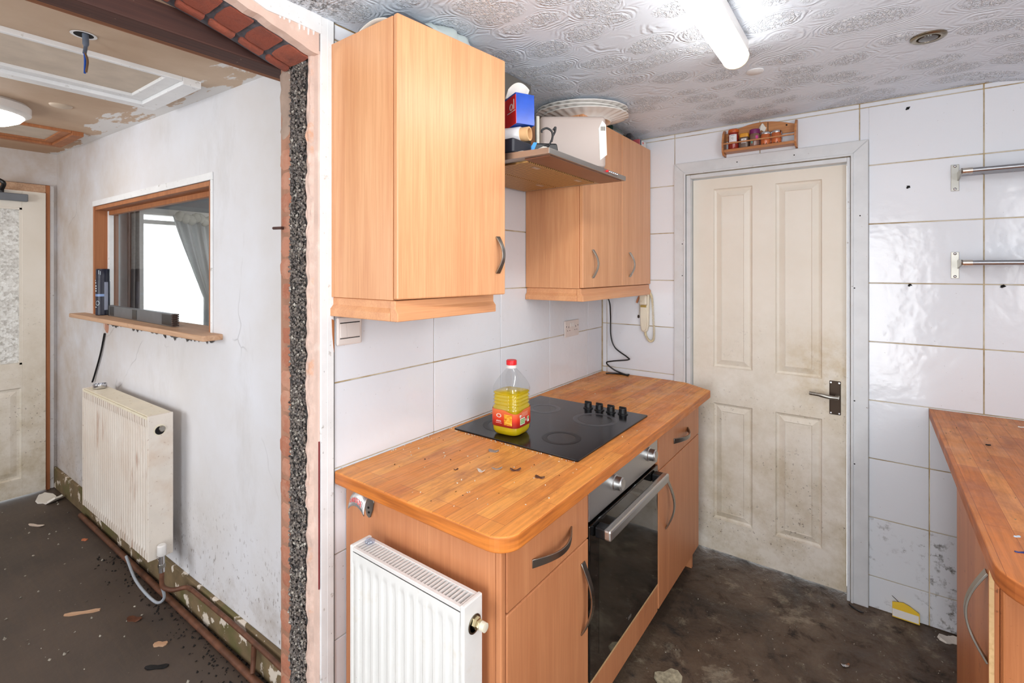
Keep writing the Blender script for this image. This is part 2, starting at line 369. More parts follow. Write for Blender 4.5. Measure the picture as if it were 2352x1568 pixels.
def m_metal(name, c, rough=0.3, axis=None):
    t = NT(name); v = t.mapping((4, 4, 4) if axis is None else tuple(200 if 'XYZ'[k] != axis else 3 for k in range(3)))
    n = t.noise(v, 1.0, 4); t.color(t.mix(n, tuple(x * 0.82 for x in c[:3]) + (1,), c)); t.p.inputs['Metallic'].default_value = 1
    t.rough(t.ramp(n, [(0.3, (max(0.05, rough - 0.08),) * 3), (0.7, (rough + 0.1,) * 3)])); return t.m
def m_clear(name, tint, gloss=0.12, rough=0.03):
    t = NT(name); tr = t.n.new('ShaderNodeBsdfTransparent'); tr.inputs[0].default_value = tint
    gl = t.n.new('ShaderNodeBsdfGlossy'); gl.inputs['Roughness'].default_value = rough
    lw = t.n.new('ShaderNodeLayerWeight'); lw.inputs[0].default_value = 0.25
    f = t.math('ADD', t.math('MULTIPLY', lw.outputs['Fresnel'], 0.7), gloss * 0.3)
    gg = t.n.new('ShaderNodeNewGeometry'); f = t.math('MULTIPLY', f, t.math('SUBTRACT', 1.0, gg.outputs['Backfacing']))
    mx = t.n.new('ShaderNodeMixShader'); t.link(f, mx.inputs[0]); t.link(tr.outputs[0], mx.inputs[1]); t.link(gl.outputs[0], mx.inputs[2])
    t.link(mx.outputs[0], t.out.inputs['Surface']); return t.m
def m_emit(name, c, k):
    t = NT(name); t.p.inputs['Emission Color'].default_value = c; t.p.inputs['Emission Strength'].default_value = k; t.color((0.9, 0.9, 0.9, 1)); return t.m

M = {}
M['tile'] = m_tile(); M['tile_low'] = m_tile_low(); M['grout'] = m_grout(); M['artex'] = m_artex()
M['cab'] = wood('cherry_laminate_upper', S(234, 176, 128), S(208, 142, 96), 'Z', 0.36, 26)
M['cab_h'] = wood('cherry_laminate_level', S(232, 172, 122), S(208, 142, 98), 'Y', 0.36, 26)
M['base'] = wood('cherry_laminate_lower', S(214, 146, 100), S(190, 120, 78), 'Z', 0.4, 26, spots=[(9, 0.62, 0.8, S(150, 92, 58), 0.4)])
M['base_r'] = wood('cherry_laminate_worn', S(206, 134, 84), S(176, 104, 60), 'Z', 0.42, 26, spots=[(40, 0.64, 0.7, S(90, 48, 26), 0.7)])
M['edge'] = plain('raw_chipboard_edge', S(222, 186, 134), 0.7, spots=[(90, 0.5, 0.7, S(190, 148, 96), 0.6)])
M['wt'] = m_worktop('oiled_block_worktop', S(246, 168, 84), S(226, 134, 56), S(174, 96, 42), S(146, 72, 36), 0.6)
M['wt_r'] = m_worktop('worn_block_worktop', S(224, 146, 80), S(200, 116, 58), S(152, 82, 40), S(140, 74, 42), 0.7, 0.4)
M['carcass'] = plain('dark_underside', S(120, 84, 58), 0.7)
M['door'] = m_door()
M['frame'] = plain('grey_white_gloss_trim', S(216, 218, 220), 0.35, var=0.04, spots=[(60, 0.68, 0.72, S(120, 100, 80), 0.7), (6, 0.6, 0.8, S(186, 180, 168), 0.5)])
M['floor_k'] = m_floor_k(); M['floor_a'] = m_floor_a(); M['wall_a'] = m_wall_a(); M['ceil_a'] = m_ceil_a()
M['paint'] = plain('chipped_white_paint', S(236, 236, 236), 0.45, var=0.03, spots=[(30, 0.64, 0.7, S(150, 140, 126), 0.55), (120, 0.68, 0.72, S(70, 62, 56), 0.6)])
M['plain_wall'] = plain('plain_white_wall', S(226, 226, 228), 0.7, var=0.02)
M['pink'] = plain('bare_pink_plaster', S(224, 194, 179), 0.85, var=0.06, bump=0.3, bscale=40, spots=[(14, 0.55, 0.75, S(244, 226, 214), 0.7)])
M['tornp'] = plain('torn_pink_plaster', S(218, 188, 173), 0.9, var=0.09, scale=30, bump=0.6, bscale=70, spots=[(16, 0.6, 0.7, S(214, 150, 108), 0.6)])
M['mortar'] = plain('dark_mortar', S(70, 66, 64), 0.9, var=0.15, bump=0.5)
M['pebble'] = None
M['render'] = plain('grey_render_patch', S(176, 152, 136), 0.9, var=0.12, bump=0.5, bscale=45)
M['mortar_l'] = plain('old_lime_mortar', S(172, 126, 102), 0.95, var=0.12, bump=0.6, bscale=80)
def m_brick(name, a, b, dust):
    t = NT(name); v = t.mapping(); oi = t.n.new('ShaderNodeObjectInfo'); c = t.mix(oi.outputs['Random'], a, b)
    g = t.n.new('ShaderNodeNewGeometry'); vp = t.mapping(src=g.outputs['Position'])
    d = t.ramp(t.noise(vp, 18, 5, 0.7), BW(0.45, 0.7)); c = t.mix(t.math('MULTIPLY', d, 0.6), c, dust)
    t.color(c); t.rough(0.9); t.bump(t.noise(vp, 60, 5, 0.7), 0.7, 0.006); return t.m
M['brick'] = m_brick('broken_red_brick', S(170, 104, 78), S(196, 138, 112), S(204, 164, 140))
M['brick_arch'] = m_brick('red_arch_brick', S(148, 76, 58), S(172, 94, 72), S(112, 72, 64))
def m_pebble():
    t = NT('grey_pebbles'); oi = t.n.new('ShaderNodeNewGeometry')
    c = t.ramp(oi.outputs['Random Per Island'], [(0.0, S(62, 56, 54)), (0.45, S(112, 102, 96)), (0.86, S(128, 118, 108)), (1.0, S(196, 188, 176))])
    t.color(c); t.rough(0.45); return t.m
M['pebble'] = m_pebble()
M['timber_dark'] = wood('old_dark_timber', S(92, 56, 46), S(50, 30, 28), 'Y', 0.7, 14, spots=[(26, 0.66, 0.74, S(196, 164, 140), 0.5)], bump=0.3)
M['timber_mid'] = wood('old_brown_timber', S(164, 106, 66), S(110, 66, 40), 'Y', 0.7, 14, bump=0.3)
M['timber_lining'] = wood('orange_brown_softwood', S(186, 122, 76), S(150, 88, 50), 'Z', 0.6, 16, spots=[(30, 0.66, 0.72, S(100, 56, 32), 0.6)])
M['sill'] = wood('pale_worn_softwood', S(214, 178, 146), S(176, 130, 96), 'X', 0.6, 16, spots=[(20, 0.6, 0.75, S(130, 92, 66), 0.5)])
M['white'] = plain('white_plastic', S(232, 228, 224), 0.35, var=0.02)
M['switch'] = plain('aged_switch_plastic', S(226, 216, 210), 0.35, var=0.03)
M['ivory'] = plain('yellowed_plastic', S(232, 222, 200), 0.35, var=0.05, spots=[(30, 0.6, 0.75, S(186, 160, 100), 0.5)])
M['rad'] = plain('radiator_enamel', S(234, 232, 228), 0.35, var=0.02, spots=[(12, 0.6, 0.8, S(206, 188, 156), 0.45), (70, 0.7, 0.74, S(96, 66, 40), 0.75)])
M['rad_a'] = plain('stained_radiator_enamel', S(226, 216, 204), 0.4, var=0.03, spots=[(5, 0.5, 0.75, S(190, 148, 108), 0.5), (80, 0.64, 0.72, S(130, 80, 44), 0.6)])
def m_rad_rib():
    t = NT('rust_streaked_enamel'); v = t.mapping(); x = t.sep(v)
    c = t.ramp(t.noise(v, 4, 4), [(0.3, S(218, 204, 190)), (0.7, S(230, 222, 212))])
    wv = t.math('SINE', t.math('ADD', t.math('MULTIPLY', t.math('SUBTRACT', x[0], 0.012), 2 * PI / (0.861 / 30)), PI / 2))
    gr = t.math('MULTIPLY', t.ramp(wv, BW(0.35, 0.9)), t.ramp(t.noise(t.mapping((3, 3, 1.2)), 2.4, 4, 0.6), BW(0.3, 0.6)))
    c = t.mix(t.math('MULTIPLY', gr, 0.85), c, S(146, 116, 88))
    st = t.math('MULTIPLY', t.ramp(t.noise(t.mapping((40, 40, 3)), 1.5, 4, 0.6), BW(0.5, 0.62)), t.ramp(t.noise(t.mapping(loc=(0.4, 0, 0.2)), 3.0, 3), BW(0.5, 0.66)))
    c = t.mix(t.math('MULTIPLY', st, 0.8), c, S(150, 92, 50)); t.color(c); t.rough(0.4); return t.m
M['rad_rib'] = m_rad_rib()
M['rad_top'] = plain('grubby_radiator_top', S(230, 220, 196), 0.4, var=0.03, spots=[(60, 0.6, 0.7, S(176, 140, 80), 0.6)])
M['steel'] = m_metal('brushed_steel', (0.68, 0.68, 0.67, 1), 0.34, 'Y')
M['steel_d'] = m_metal('dull_hood_steel', (0.48, 0.46, 0.43, 1), 0.38, 'Y')
M['chrome'] = m_metal('chrome', (0.72, 0.72, 0.74, 1), 0.16)
M['tubechrome'] = m_metal('tarnished_tube', (0.42, 0.43, 0.45, 1), 0.25)
M['nickel'] = m_metal('nickel_handle', (0.4, 0.38, 0.34, 1), 0.3)
M['bronze'] = m_metal('bronze_plate', (0.085, 0.062, 0.047, 1), 0.5)
M['brass'] = m_metal('brass', (0.7, 0.6, 0.36, 1), 0.28)
M['pipe'] = plain('rusty_copper_pipe', S(112, 72, 52), 0.55, metal=0.2, var=0.2, scale=30, spots=[(12, 0.5, 0.7, S(86, 56, 40), 0.7)])
M['black_glass'] = plain('black_ceramic_glass', S(17, 17, 20), 0.16, var=0.1, spots=[(7, 0.5, 0.8, S(62, 62, 66), 0.2)])
M['ring'] = plain('burnt_hob_ring', S(74, 74, 78), 0.3, var=0.2, scale=20)
M['oven_glass'] = plain('oven_window_glass', S(14, 13, 12), 0.05, var=0.1, coat=0.6)
M['oven_in'] = plain('oven_window_tint', S(40, 38, 32), 0.07, var=0.15, coat=0.5)
M['black'] = plain('black_plastic', S(20, 20, 22), 0.35, var=0.1)
M['dark'] = plain('dark_gap', S(16, 14, 13), 0.9)
M['red'] = plain('red_plastic', S(222, 28, 34), 0.4, var=0.03)
M['skirt'] = plain('mouldy_skirting', S(126, 106, 76), 0.8, var=0.15, spots=[(5, 0.5, 0.6, S(98, 96, 52), 0.7), (13, 0.57, 0.6, S(228, 216, 200), 0.95)])
M['cream_p'] = plain('paper_cream', S(238, 232, 222), 0.8, var=0.04)

# ------------------------------------------------------------------ kitchen shell
HC = 2.22      # ceiling height
def rects_minus(x0, x1, y0, y1, ex):
    out = [(x0, x1, y0, y1)]
    for (a, b, c, d) in ex:
        nxt = []
        for (p, q, r, s) in out:
            if q <= a or p >= b or s <= c or r >= d: nxt.append((p, q, r, s)); continue
            if p < a: nxt.append((p, a, r, s))
            if q > b: nxt.append((b, q, r, s))
            if r < c: nxt.append((max(p, a), min(q, b), r, c))
            if s > d: nxt.append((max(p, a), min(q, b), d, s))
        out = nxt
    return out
_tm = {}
def tile_mesh(wd, ht, mat):
    k = (round(wd, 3), round(ht, 3), mat.name)
    if k not in _tm:
        b = MB().box(-wd / 2, wd / 2, -0.004, 0.004, -ht / 2, ht / 2)
        o = b.build('tile', mat, local=True); me = o.data; bpy.data.objects.remove(o)
        import bmesh
        bm = bmesh.new(); bm.from_mesh(me); bmesh.ops.bevel(bm, geom=bm.edges[:], offset=0.0016, segments=1, affect='EDGES'); bm.to_mesh(me); bm.free()
        _tm[k] = me
    return _tm[k]
def tiles(parent, plane, us, zs, ex=(), G=0.0038, low=None):
    # plane 'X': tiles in the Y/Z plane facing +X at X = 0; plane 'Y': in X/Z facing -Y at Y = 0
    for i in range(len(us) - 1):
        for j in range(len(zs) - 1):
            for (a, b, c, d) in rects_minus(us[i] + G / 2, us[i + 1] - G / 2, zs[j] + G / 2, zs[j + 1] - G / 2, ex):
                if b - a < 0.012 or d - c < 0.012: continue
                me = tile_mesh(b - a, d - c, low if (low and d < 0.42) else M['tile'])
                jit = R.uniform(-0.0006, 0.0006)
                if plane == 'X': share(me, 'tile', parent, (-0.004 + jit, (a + b) / 2, (c + d) / 2), (R.uniform(-.001, .001), R.uniform(-.0015, .0015), PI / 2))
                else: share(me, 'tile', parent, ((a + b) / 2, 0.004 + jit, (c + d) / 2), (R.uniform(-.0015, .0015), 0, R.uniform(-.001, .001)))

JY = -1.85
wl = thing('wall_left', 'brick wall with white tiles, torn back to brick at the opening', 'wall', kind='structure')
MB().box(-0.20, -0.0055, JY + 0.012, 0.11, -0.05, 2.3).build('wall_core', M['grout'], wl)
tiles(wl, 'X', [-1.802, -1.387, -0.988, -0.589, -0.183, -0.002], [0.0, 0.111, 0.3685, 0.626, 0.8835, 1.141, 1.398, 1.656, 1.913, 2.171, 2.218])
# painted strip, bare plaster edge, torn plaster, pebbles, bricks on the jamb
MB().box(-0.012, 0.0035, JY + 0.004, -1.8035, 0, HC).build('paint_strip', M['paint'], wl, bevel=0.002)
MB().box(0.0, 0.004, -1.826, -1.8035, 0, HC).build('painted_tile_edge', M['paint'], wl, bevel=0.0015)
MB().box(-0.002, 0.0008, JY - 0.0012, JY + 0.002, 0.55, 0.98).build('red_paint_line', plain('old_red_paint', S(132, 40, 44), 0.7), wl)
MB().prism([(-1.812, 1.335), (-1.8036, 1.33), (-1.8036, 1.235), (-1.806, 1.25), (-1.81, 1.29)], 'X', 0.0036, 0.0048).build('peeled_patch', M['timber_lining'], wl)
MB().box(0.001, 0.0042, -1.8036, -1.8018, 0.0, HC).build('dark_gap_line', M['mortar'], wl)
MB().box(-0.03, -0.003, JY - 0.001, JY + 0.02, 0, 2.12).build('bare_plaster_edge', M['pink'], wl, bevel=0.002)
def torn(u, v):
    z = v * 2.13; n1 = noise.noise(Vector((3.1, 0, z * 9))); n2 = noise.noise(Vector((8.1, 0, z * 28))); n3 = noise.noise(Vector((u * 9, 5, z * 30)))
    xl = -0.062 - 0.009 * n1 - 0.005 * n2; xr = -0.022 + 0.006 * noise.noise(Vector((1, 7, z * 12)))
    if z > 1.9: xl += (z - 1.9) * 0.06
    x = xl + (xr - xl) * u
    y = JY + 0.012 - (0.022 + 0.006 * n3 + 0.004 * n2) * math.sin(PI * min(1, u * 0.9 + 0.06)) ** 0.5
    return (x, y, z)
MB().grid(torn, 10, 300).build('torn_plaster', M['tornp'], wl, smooth=60)
MB().box(-0.155, -0.055, JY - 0.002, JY + 0.02, 0, 2.125).build('pebble_bed', M['mortar'], wl)
pb = MB(); ICO = None
def blob(b, c, r, sq=(1, 1, 1)):
    ph = [R.uniform(0.75, 1.25) for _ in range(6)]
    vs = [(1, 0, 0), (-1, 0, 0), (0, 1, 0), (0, -1, 0), (0, 0, 1), (0, 0, -1)]
    a = R.uniform(0, PI); ca, sa = math.cos(a), math.sin(a)
    out = []
    for k, v in enumerate(vs):
        x, y, z = [q * ph[k] * r * sq[i] for i, q in enumerate(v)]
        x, z = x * ca - z * sa, x * sa + z * ca
        out.append((c[0] + x, c[1] + y, c[2] + z))
    b.add(out, [(0, 2, 4), (2, 1, 4), (1, 3, 4), (3, 0, 4), (2, 0, 5), (1, 2, 5), (3, 1, 5), (0, 3, 5)])
for k in range(5200):
    z = R.uniform(0.0, 2.125); wob = 0.006 * noise.noise(Vector((2, 2, z * 11)))
    x = R.uniform(-0.146 + wob, -0.058 + wob)
    blob(pb, (x, JY - 0.003 - R.random() * 0.008, z), R.uniform(0.0035, 0.0068), (1, 0.8, 0.75))
po = pb.build('pebbledash', M['pebble'], wl); po['kind'] = 'stuff'; po['label'] = 'dark grey pebbledash exposed in the wall edge'
MB().box(-0.2105, -0.14, JY - 0.001, JY + 0.05, 0, 2.12).build('jamb_mortar', M['mortar_l'], wl)
MB().box(-0.21, -0.2, JY + 0.02, 0.11, 0, 2.3).build('outer_render', M['wall_a'], wl)
z = 0.002
def rough_block(b, x0, x1, y0, y1, z0, z1, amp, nx=3, ny=2, nz=3, seed=0):
    # box whose front, side and edges are knocked about
    def P(i, j, k):
        x = x0 + (x1 - x0) * i / nx; y = y0 + (y1 - y0) * j / ny; zz = z0 + (z1 - z0) * k / nz
        n = noise.noise_vector(Vector((x * 31 + seed, y * 31, zz * 31 + seed * 3)))
        ed = (1 if i in (0, nx) else 0) + (1 if k in (0, nz) else 0) + (1 if j == 0 else 0)
        cxx = (x0 + x1) / 2; czz = (z0 + z1) / 2
        x += n.x * amp + (cxx - x) * 0.05 * max(0, ed - 1); zz += n.z * amp + (czz - zz) * 0.06 * max(0, ed - 1); y += n.y * amp * 0.8 + (0.004 * max(0, ed - 1) if j == 0 else 0)
        return (x, y, zz)
    idx = {}; vs = []
    for i in range(nx + 1):
        for j in range(ny + 1):
            for k in range(nz + 1):
                if i in (0, nx) or j in (0, ny) or k in (0, nz): idx[(i, j, k)] = len(vs); vs.append(P(i, j, k))
    fs = []
    for i in range(nx):
        for k in range(nz):
            for j in (0, ny): fs.append((idx[i, j, k], idx[i + 1, j, k], idx[i + 1, j, k + 1], idx[i, j, k + 1]))
    for j in range(ny):
        for k in range(nz):
            for i in (0, nx): fs.append((idx[i, j, k], idx[i, j + 1, k], idx[i, j + 1, k + 1], idx[i, j, k + 1]))
    for i in range(nx):
        for j in range(ny):
            for k in (0, nz): fs.append((idx[i, j, k], idx[i + 1, j, k], idx[i + 1, j + 1, k], idx[i, j + 1, k]))
    b.add(vs, fs)
q = 0
while z < 1.86:
    hgt = R.uniform(0.062, 0.068)
    b = MB(); rough_block(b, -0.212 + R.uniform(-.0015, .0015), -0.147, JY - 0.004 + R.uniform(-.003, .002), JY + 0.05, z, min(z + hgt, 1.9), 0.0035, 4, 2, 4, q)
    b.build('brick', M['brick'], wl, smooth=50)
    z += hgt + R.uniform(0.002, 0.005); q += 1
b = MB(); rough_block(b, -0.216, -0.145, JY - 0.004, JY + 0.05, 1.885, 2.125, 0.006, 4, 2, 10, 77); b.build('render_patch', M['render'], wl, smooth=50)
rod = MB().tube([(-0.2, JY + 0.01, 1.612), (-0.185, JY - 0.014, 1.611), (-0.225, JY - 0.018, 1.612)], 0.0045, 8).build('rusty_wall_tie', M['timber_dark'], wl)

# head of the opening: shallow brick arch running towards the camera
def soff(y): # soffit height along the opening
    t = min(1.0, max(0.0, (-1.86 - y) / 0.55)); return 2.106 + 0.098 * math.sin(t * PI / 2)
ys = [JY - 0.0 - k * 0.05 for k in range(0, 31)]
head = MB(); poly = [(y, soff(y) + 0.002) for y in ys] + [(ys[-1], 2.3), (JY + 0.0125, 2.3), (JY + 0.0125, soff(JY) + 0.002)]
head.prism(poly, 'X', -0.2, -0.032); head.build('arch_core', plain('blue_grey_mortar', S(96, 94, 100), 0.9, var=0.2, scale=40, bump=0.5), wl)
pl = MB(); poly = [(y, soff(y) + 0.004 * noise.noise(Vector((y * 30, 0, 0)))) for y in [JY - k * 0.0125 for k in range(121)]] + [(ys[-1], 2.3), (JY, 2.3)]
pl.prism(poly, 'X', -0.034, 0.0); pl.build('arch_plaster', M['pink'], wl)
for k in range(12):
    yc = -1.893 - k * 0.0785; zc = soff(yc) ; sl = math.atan((soff(yc + 0.03) - soff(yc - 0.03)) / 0.06)
    for (xa, xb, dz) in ((-0.143, -0.038, 0.0), (-0.176, -0.148, -0.006)):
        b = MB(); rough_block(b, xa, xb, -0.034, 0.034, -0.001, 0.05, 0.0016, 4, 3, 2, k + xa * 9)
        o = b.build('arch_brick', M['brick_arch'], wl, local=True, smooth=50); o.location = (0, yc, zc + dz - 0.004); o.rotation_euler = (sl, 0, 0)
band = MB(); lo = [(-1.846, 2.168), (-1.93, 2.171), (-2.003, 2.170), (-2.041, 2.182), (-2.2, 2.19), (-3.3, 2.195)]
band.prism(lo + [(-3.3, HC), (-1.846, HC)], 'X', -0.002, 0.0045); band.build('paint_band', M['paint'], wl)
dr = MB()
for k, y in enumerate([-1.868, -1.884, -1.897, -1.911, -1.94, -1.955, -1.966]):
    L = [0.014, 0.02, 0.012, 0.016, 0.008, 0.006, 0.007][k]; dr.prism([(y - 0.003, 2.171), (y + 0.003, 2.171), (y + 0.0012, 2.171 - L), (y - 0.0012, 2.171 - L)], 'X', -0.002, 0.0025)
dr.build('paint_drips', M['paint'], wl)
MB().box(-0.2, 0.0, -4.3, -3.35, -0.05, 2.3).build('wall_return', M['plain_wall'], wl)
tag(MB().box(-0.292, -0.212, -3.36, -1.765, 2.115, 2.26).build('lintel_beam', M['timber_dark'], bevel=0.004), 'dark old timber beam over the opening, below the brick arch', 'beam', kind='structure')
tag(MB().box(-0.345, -0.2925, -3.36, -1.768, 2.128, 2.25).build('ceiling_batten', M['timber_mid'], bevel=0.003), 'brown timber batten fixed along the dark lintel beam', 'batten', kind='structure')

# back wall with the door
wb = thing('wall_back', 'white tiled end wall around the cream door', 'wall', kind='structure')
DX0, DX1, DZ = 0.497, 1.217, 1.985
b = MB().box(-0.2, DX0, 0.0055, 0.11, -0.05, 2.3).box(DX1, 2.35, 0.0055, 0.11, -0.05, 2.3).box(DX0, DX1, 0.0055, 0.11, DZ, 2.3)
b.build('wall_core', M['grout'], wb)
AX0, AX1, AZ = 0.433, 1.283, 2.053
up = [0.9085, 1.166, 1.423, 1.682, 1.94, 2.197, HC - 0.002]
tiles(wb, 'Y', [0.002, 0.03, 0.4325, 0.851, 1.251, 1.651, 2.051, 2.25], up, [(AX0 - 0.001, AX1 + 0.001, 0, AZ + 0.001)])
tiles(wb, 'Y', [0.002, 0.03, 0.4325, 0.851, 1.087, 1.487, 1.887, 2.25], [0.0, 0.139, 0.396, 0.654, 0.9085], [(AX0 - 0.001, AX1 + 0.001, 0, AZ + 0.001)], low=M['tile_low'])

wr = tag(MB().box(2.25, 2.35, -4.3, -2.97, -0.05, 2.3).box(2.25, 2.35, -1.93, 0.1, -0.05, 2.3).box(2.25, 2.35, -2.97, -1.93, -0.05, 1.1).box(2.25, 2.35, -2.97, -1.93, 2.1, 2.3).build('wall_right', M['plain_wall']), 'plain white side wall with an added window opening, out of view', 'wall', kind='structure')
fr = MB().box(-0.2, 0.8, -4.4, -4.3, -0.05, 2.3).box(1.7, 2.35, -4.4, -4.3, -0.05, 2.3).box(0.8, 1.7, -4.4, -4.3, -0.05, 0.08).box(0.8, 1.7, -4.4, -4.3, 2.0, 2.3)
tag(fr.build('wall_front', M['plain_wall']), 'plain white kitchen wall with the window behind the viewer', 'wall', kind='structure')
for nm_, lb_, fx in (('window_2', 'white framed window added in the unseen right wall for light', [(2.27, 2.33, -2.97, -2.92, 1.1, 2.1), (2.27, 2.33, -1.98, -1.93, 1.1, 2.1), (2.27, 2.33, -2.92, -1.98, 1.1, 1.15), (2.27, 2.33, -2.92, -1.98, 2.05, 2.1), (2.28, 2.32, -2.47, -2.43, 1.15, 2.05)]),  # unseen window, added so light reaches the cabinet fronts
                     ('door_3', 'glazed white back door behind the viewer', [(0.8, 0.9, -4.37, -4.32, 0.08, 2.0), (1.6, 1.7, -4.37, -4.32, 0.08, 2.0), (0.9, 1.6, -4.37, -4.32, 0.08, 0.2), (0.9, 1.6, -4.37, -4.32, 1.9, 2.0)])):
    w_ = thing(nm_, lb_, 'window' if 'window' in nm_ else 'door', (fx[0][0], fx[0][2], fx[0][4]), kind='structure')
    for bx_ in fx: MB().box(*bx_).build('frame_bar', M['white'], w_, bevel=0.003)
tag(MB().box(-0.2, 2.35, -4.4, 0.11, -0.1, 0).build('floor', M['floor_k']), 'filthy dark brown kitchen floor with grey patches', 'floor', kind='structure')
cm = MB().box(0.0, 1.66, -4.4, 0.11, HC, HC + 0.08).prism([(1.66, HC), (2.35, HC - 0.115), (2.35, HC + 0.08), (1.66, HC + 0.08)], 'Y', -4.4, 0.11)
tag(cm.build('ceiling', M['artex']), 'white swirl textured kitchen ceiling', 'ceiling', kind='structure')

# ------------------------------------------------------------------ cream four panel door, casing
tr = thing('trim_1', 'grey white painted casing around the cream door', 'door casing', kind='structure')
def casing(b, x0, x1, z1, wd, y0, y1):
    return b
for nm, poly in (('casing_side', [(AX0, 0), (AX0 + 0.06, 0), (AX0 + 0.06, AZ - 0.06), (AX0, AZ)]), ('casing_side', [(AX1 - 0.062, 0), (AX1, 0), (AX1, AZ), (AX1 - 0.062, AZ - 0.06)]), ('casing_head', [(AX0, AZ), (AX0 + 0.06, AZ - 0.06), (AX1 - 0.062, AZ - 0.06), (AX1, AZ)])):
    MB().prism(poly, 'Y', -0.016, 0.006).build(nm, M['frame'], tr, bevel=0.003)
for nm, bx in (('jamb', (DX0, DX0 + 0.022)), ('jamb', (DX1 - 0.012, DX1))):
    MB().box(bx[0], bx[1], -0.012, 0.1, 0, DZ).build(nm, M['frame'], tr, bevel=0.002)
MB().box(DX0 + 0.022, DX1 - 0.012, -0.012, 0.1, DZ - 0.02, DZ).build('jamb_head', M['frame'], tr, bevel=0.002)
for nm, bx in (('door_bead', (AX0 + 0.052, AX0 + 0.062)), ('door_bead', (AX1 - 0.064, AX1 - 0.054))):
    MB().box(bx[0], bx[1], -0.021, -0.01, 0, AZ - 0.055).build(nm, M['frame'], tr, bevel=0.002)
MB().box(AX0 + 0.06, AX1 - 0.062, -0.021, -0.01, AZ - 0.065, AZ - 0.055).build('door_bead', M['frame'], tr, bevel=0.002)

def panel_door(name, mat, parent, x0, x1, z0, z1, yf, panels, prof, thick=0.036, flip=1, axis='Y'):
    # prof: [(inset, depth)] rings of the moulding; front face at yf facing -Y (flip = 1)
    def P(u, d, zz): return (u, yf + flip * d, zz) if axis == 'Y' else (yf - flip * d, u, zz)
    b = MB(); xs = sorted({x0, x1} | {p[0] for p in panels} | {p[1] for p in panels}); zs = sorted({z0, z1} | {p[2] for p in panels} | {p[3] for p in panels})
    for i in range(len(xs) - 1):
        for j in range(len(zs) - 1):
            a, c, d, e = xs[i], xs[i + 1], zs[j], zs[j + 1]
            if any(p[0] - 1e-6 <= a and c <= p[1] + 1e-6 and p[2] - 1e-6 <= d and e <= p[3] + 1e-6 for p in panels): continue
            b.add([P(a, 0, d), P(c, 0, d), P(c, 0, e), P(a, 0, e)], [(0, 1, 2, 3)])
    for (a, c, d, e) in panels:
        prev = [P(a, 0, d), P(c, 0, d), P(c, 0, e), P(a, 0, e)]
        for (ins, dep) in prof:
            cur = [P(a + ins, dep, d + ins), P(c - ins, dep, d + ins), P(c - ins, dep, e - ins), P(a + ins, dep, e - ins)]
            b.add(prev + cur, [(k, (k + 1) % 4, 4 + (k + 1) % 4, 4 + k) for k in range(4)]); prev = cur
        b.add(prev, [(0, 1, 2, 3)])
    q = [P(x0, 0, z0), P(x1, 0, z0), P(x1, 0, z1), P(x0, 0, z1), P(x0, thick, z0), P(x1, thick, z0), P(x1, thick, z1), P(x0, thick, z1)]
    b.add(q, [(4, 5, 6, 7), (0, 1, 5, 4), (1, 2, 6, 5), (2, 3, 7, 6), (3, 0, 4, 7)])
    return b.build(name, mat, parent)
d1 = thing('door_1', 'grubby cream four panel door with a bronze lever handle', 'door', (0.86, 0.03, 0), kind='structure')
panel_door('door_leaf', M['door'], d1, DX0 + 0.025, DX1 - 0.015, 0.012, DZ - 0.024, 0.03,
    [(0.625, 0.812, 0.972, 1.905), (0.915, 1.108, 0.972, 1.905), (0.625, 0.812, 0.178, 0.785), (0.915, 1.108, 0.178, 0.785)],
    [(0.005, 0.009), (0.014, 0.013), (0.040, 0.003), (0.043, 0.006)])
hp = MB().box(1.137, 1.181, 0.0245, 0.0305, 0.815, 0.97).build('handle_plate', M['bronze'], d1, bevel=0.003)
lv = MB().tube([(1.168, 0.026, 0.903), (1.168, -0.02, 0.903)], 0.009, 14)
lv.tube(spline([(1.172, -0.02, 0.902), (1.14, -0.024, 0.903), (1.1, -0.022, 0.908), (1.062, -0.016, 0.909)], 6), [0.0095] * 12 + [0.0085] * 7, 12)
lv.build('lever', M['nickel'], d1, smooth=40, label='worn bronze lever')
for sx in (1.143, 1.175):
    for sz in (0.823, 0.962): MB().lathe([(0.0035, 0), (0.003, 0.0015)], (sx, 0.0235, sz), 10, axis='Y').build('screw', M['chrome'], hp)
for (sx, sz) in ((AX1 - 0.03, 1.72), (AX1 - 0.05, 1.4), (AX1 - 0.05, 0.9), (AX1 - 0.05, 0.62), (AX0 + 0.045, 1.62), (AX0 + 0.045, 1.45), (0.75, AZ - 0.03), (1.0, AZ - 0.03)):
    MB().lathe([(0.003, 0), (0.003, 0.001)], (sx, -0.0168, sz), 8, axis='Y').build('nail_hole', M['dark'], tr)

# ------------------------------------------------------------------ annex shell (seen through the opening)
HA = 0.0278; HO = Vector((-0.21, -1.75, 0))
def HW(x, y, z): # hatch wall frame -> world
    c, s = math.cos(HA), math.sin(HA); return (HO.x + x * c - y * s, HO.y + x * s + y * c, z)
def zl(x): return 2.19 + 0.0286 * (-0.4 - x)
HX0, HX1, HZ0, HZ1 = -2.216, -0.706, 1.2, 1.884
wa = thing('wall_annex_back', 'scuffed white plaster wall with the serving hatch', 'wall', tuple(HO), HA, kind='structure')
b = MB().box(-3.5, HX0, 0, 0.1, -0.05, 2.4).box(HX1, 0.02, 0, 0.1, -0.05, 2.4).box(HX0, HX1, 0, 0.1, -0.05, HZ0).box(HX0, HX1, 0, 0.1, HZ1, 2.4)
b.build('plaster', M['wall_a'], wa, local=True)
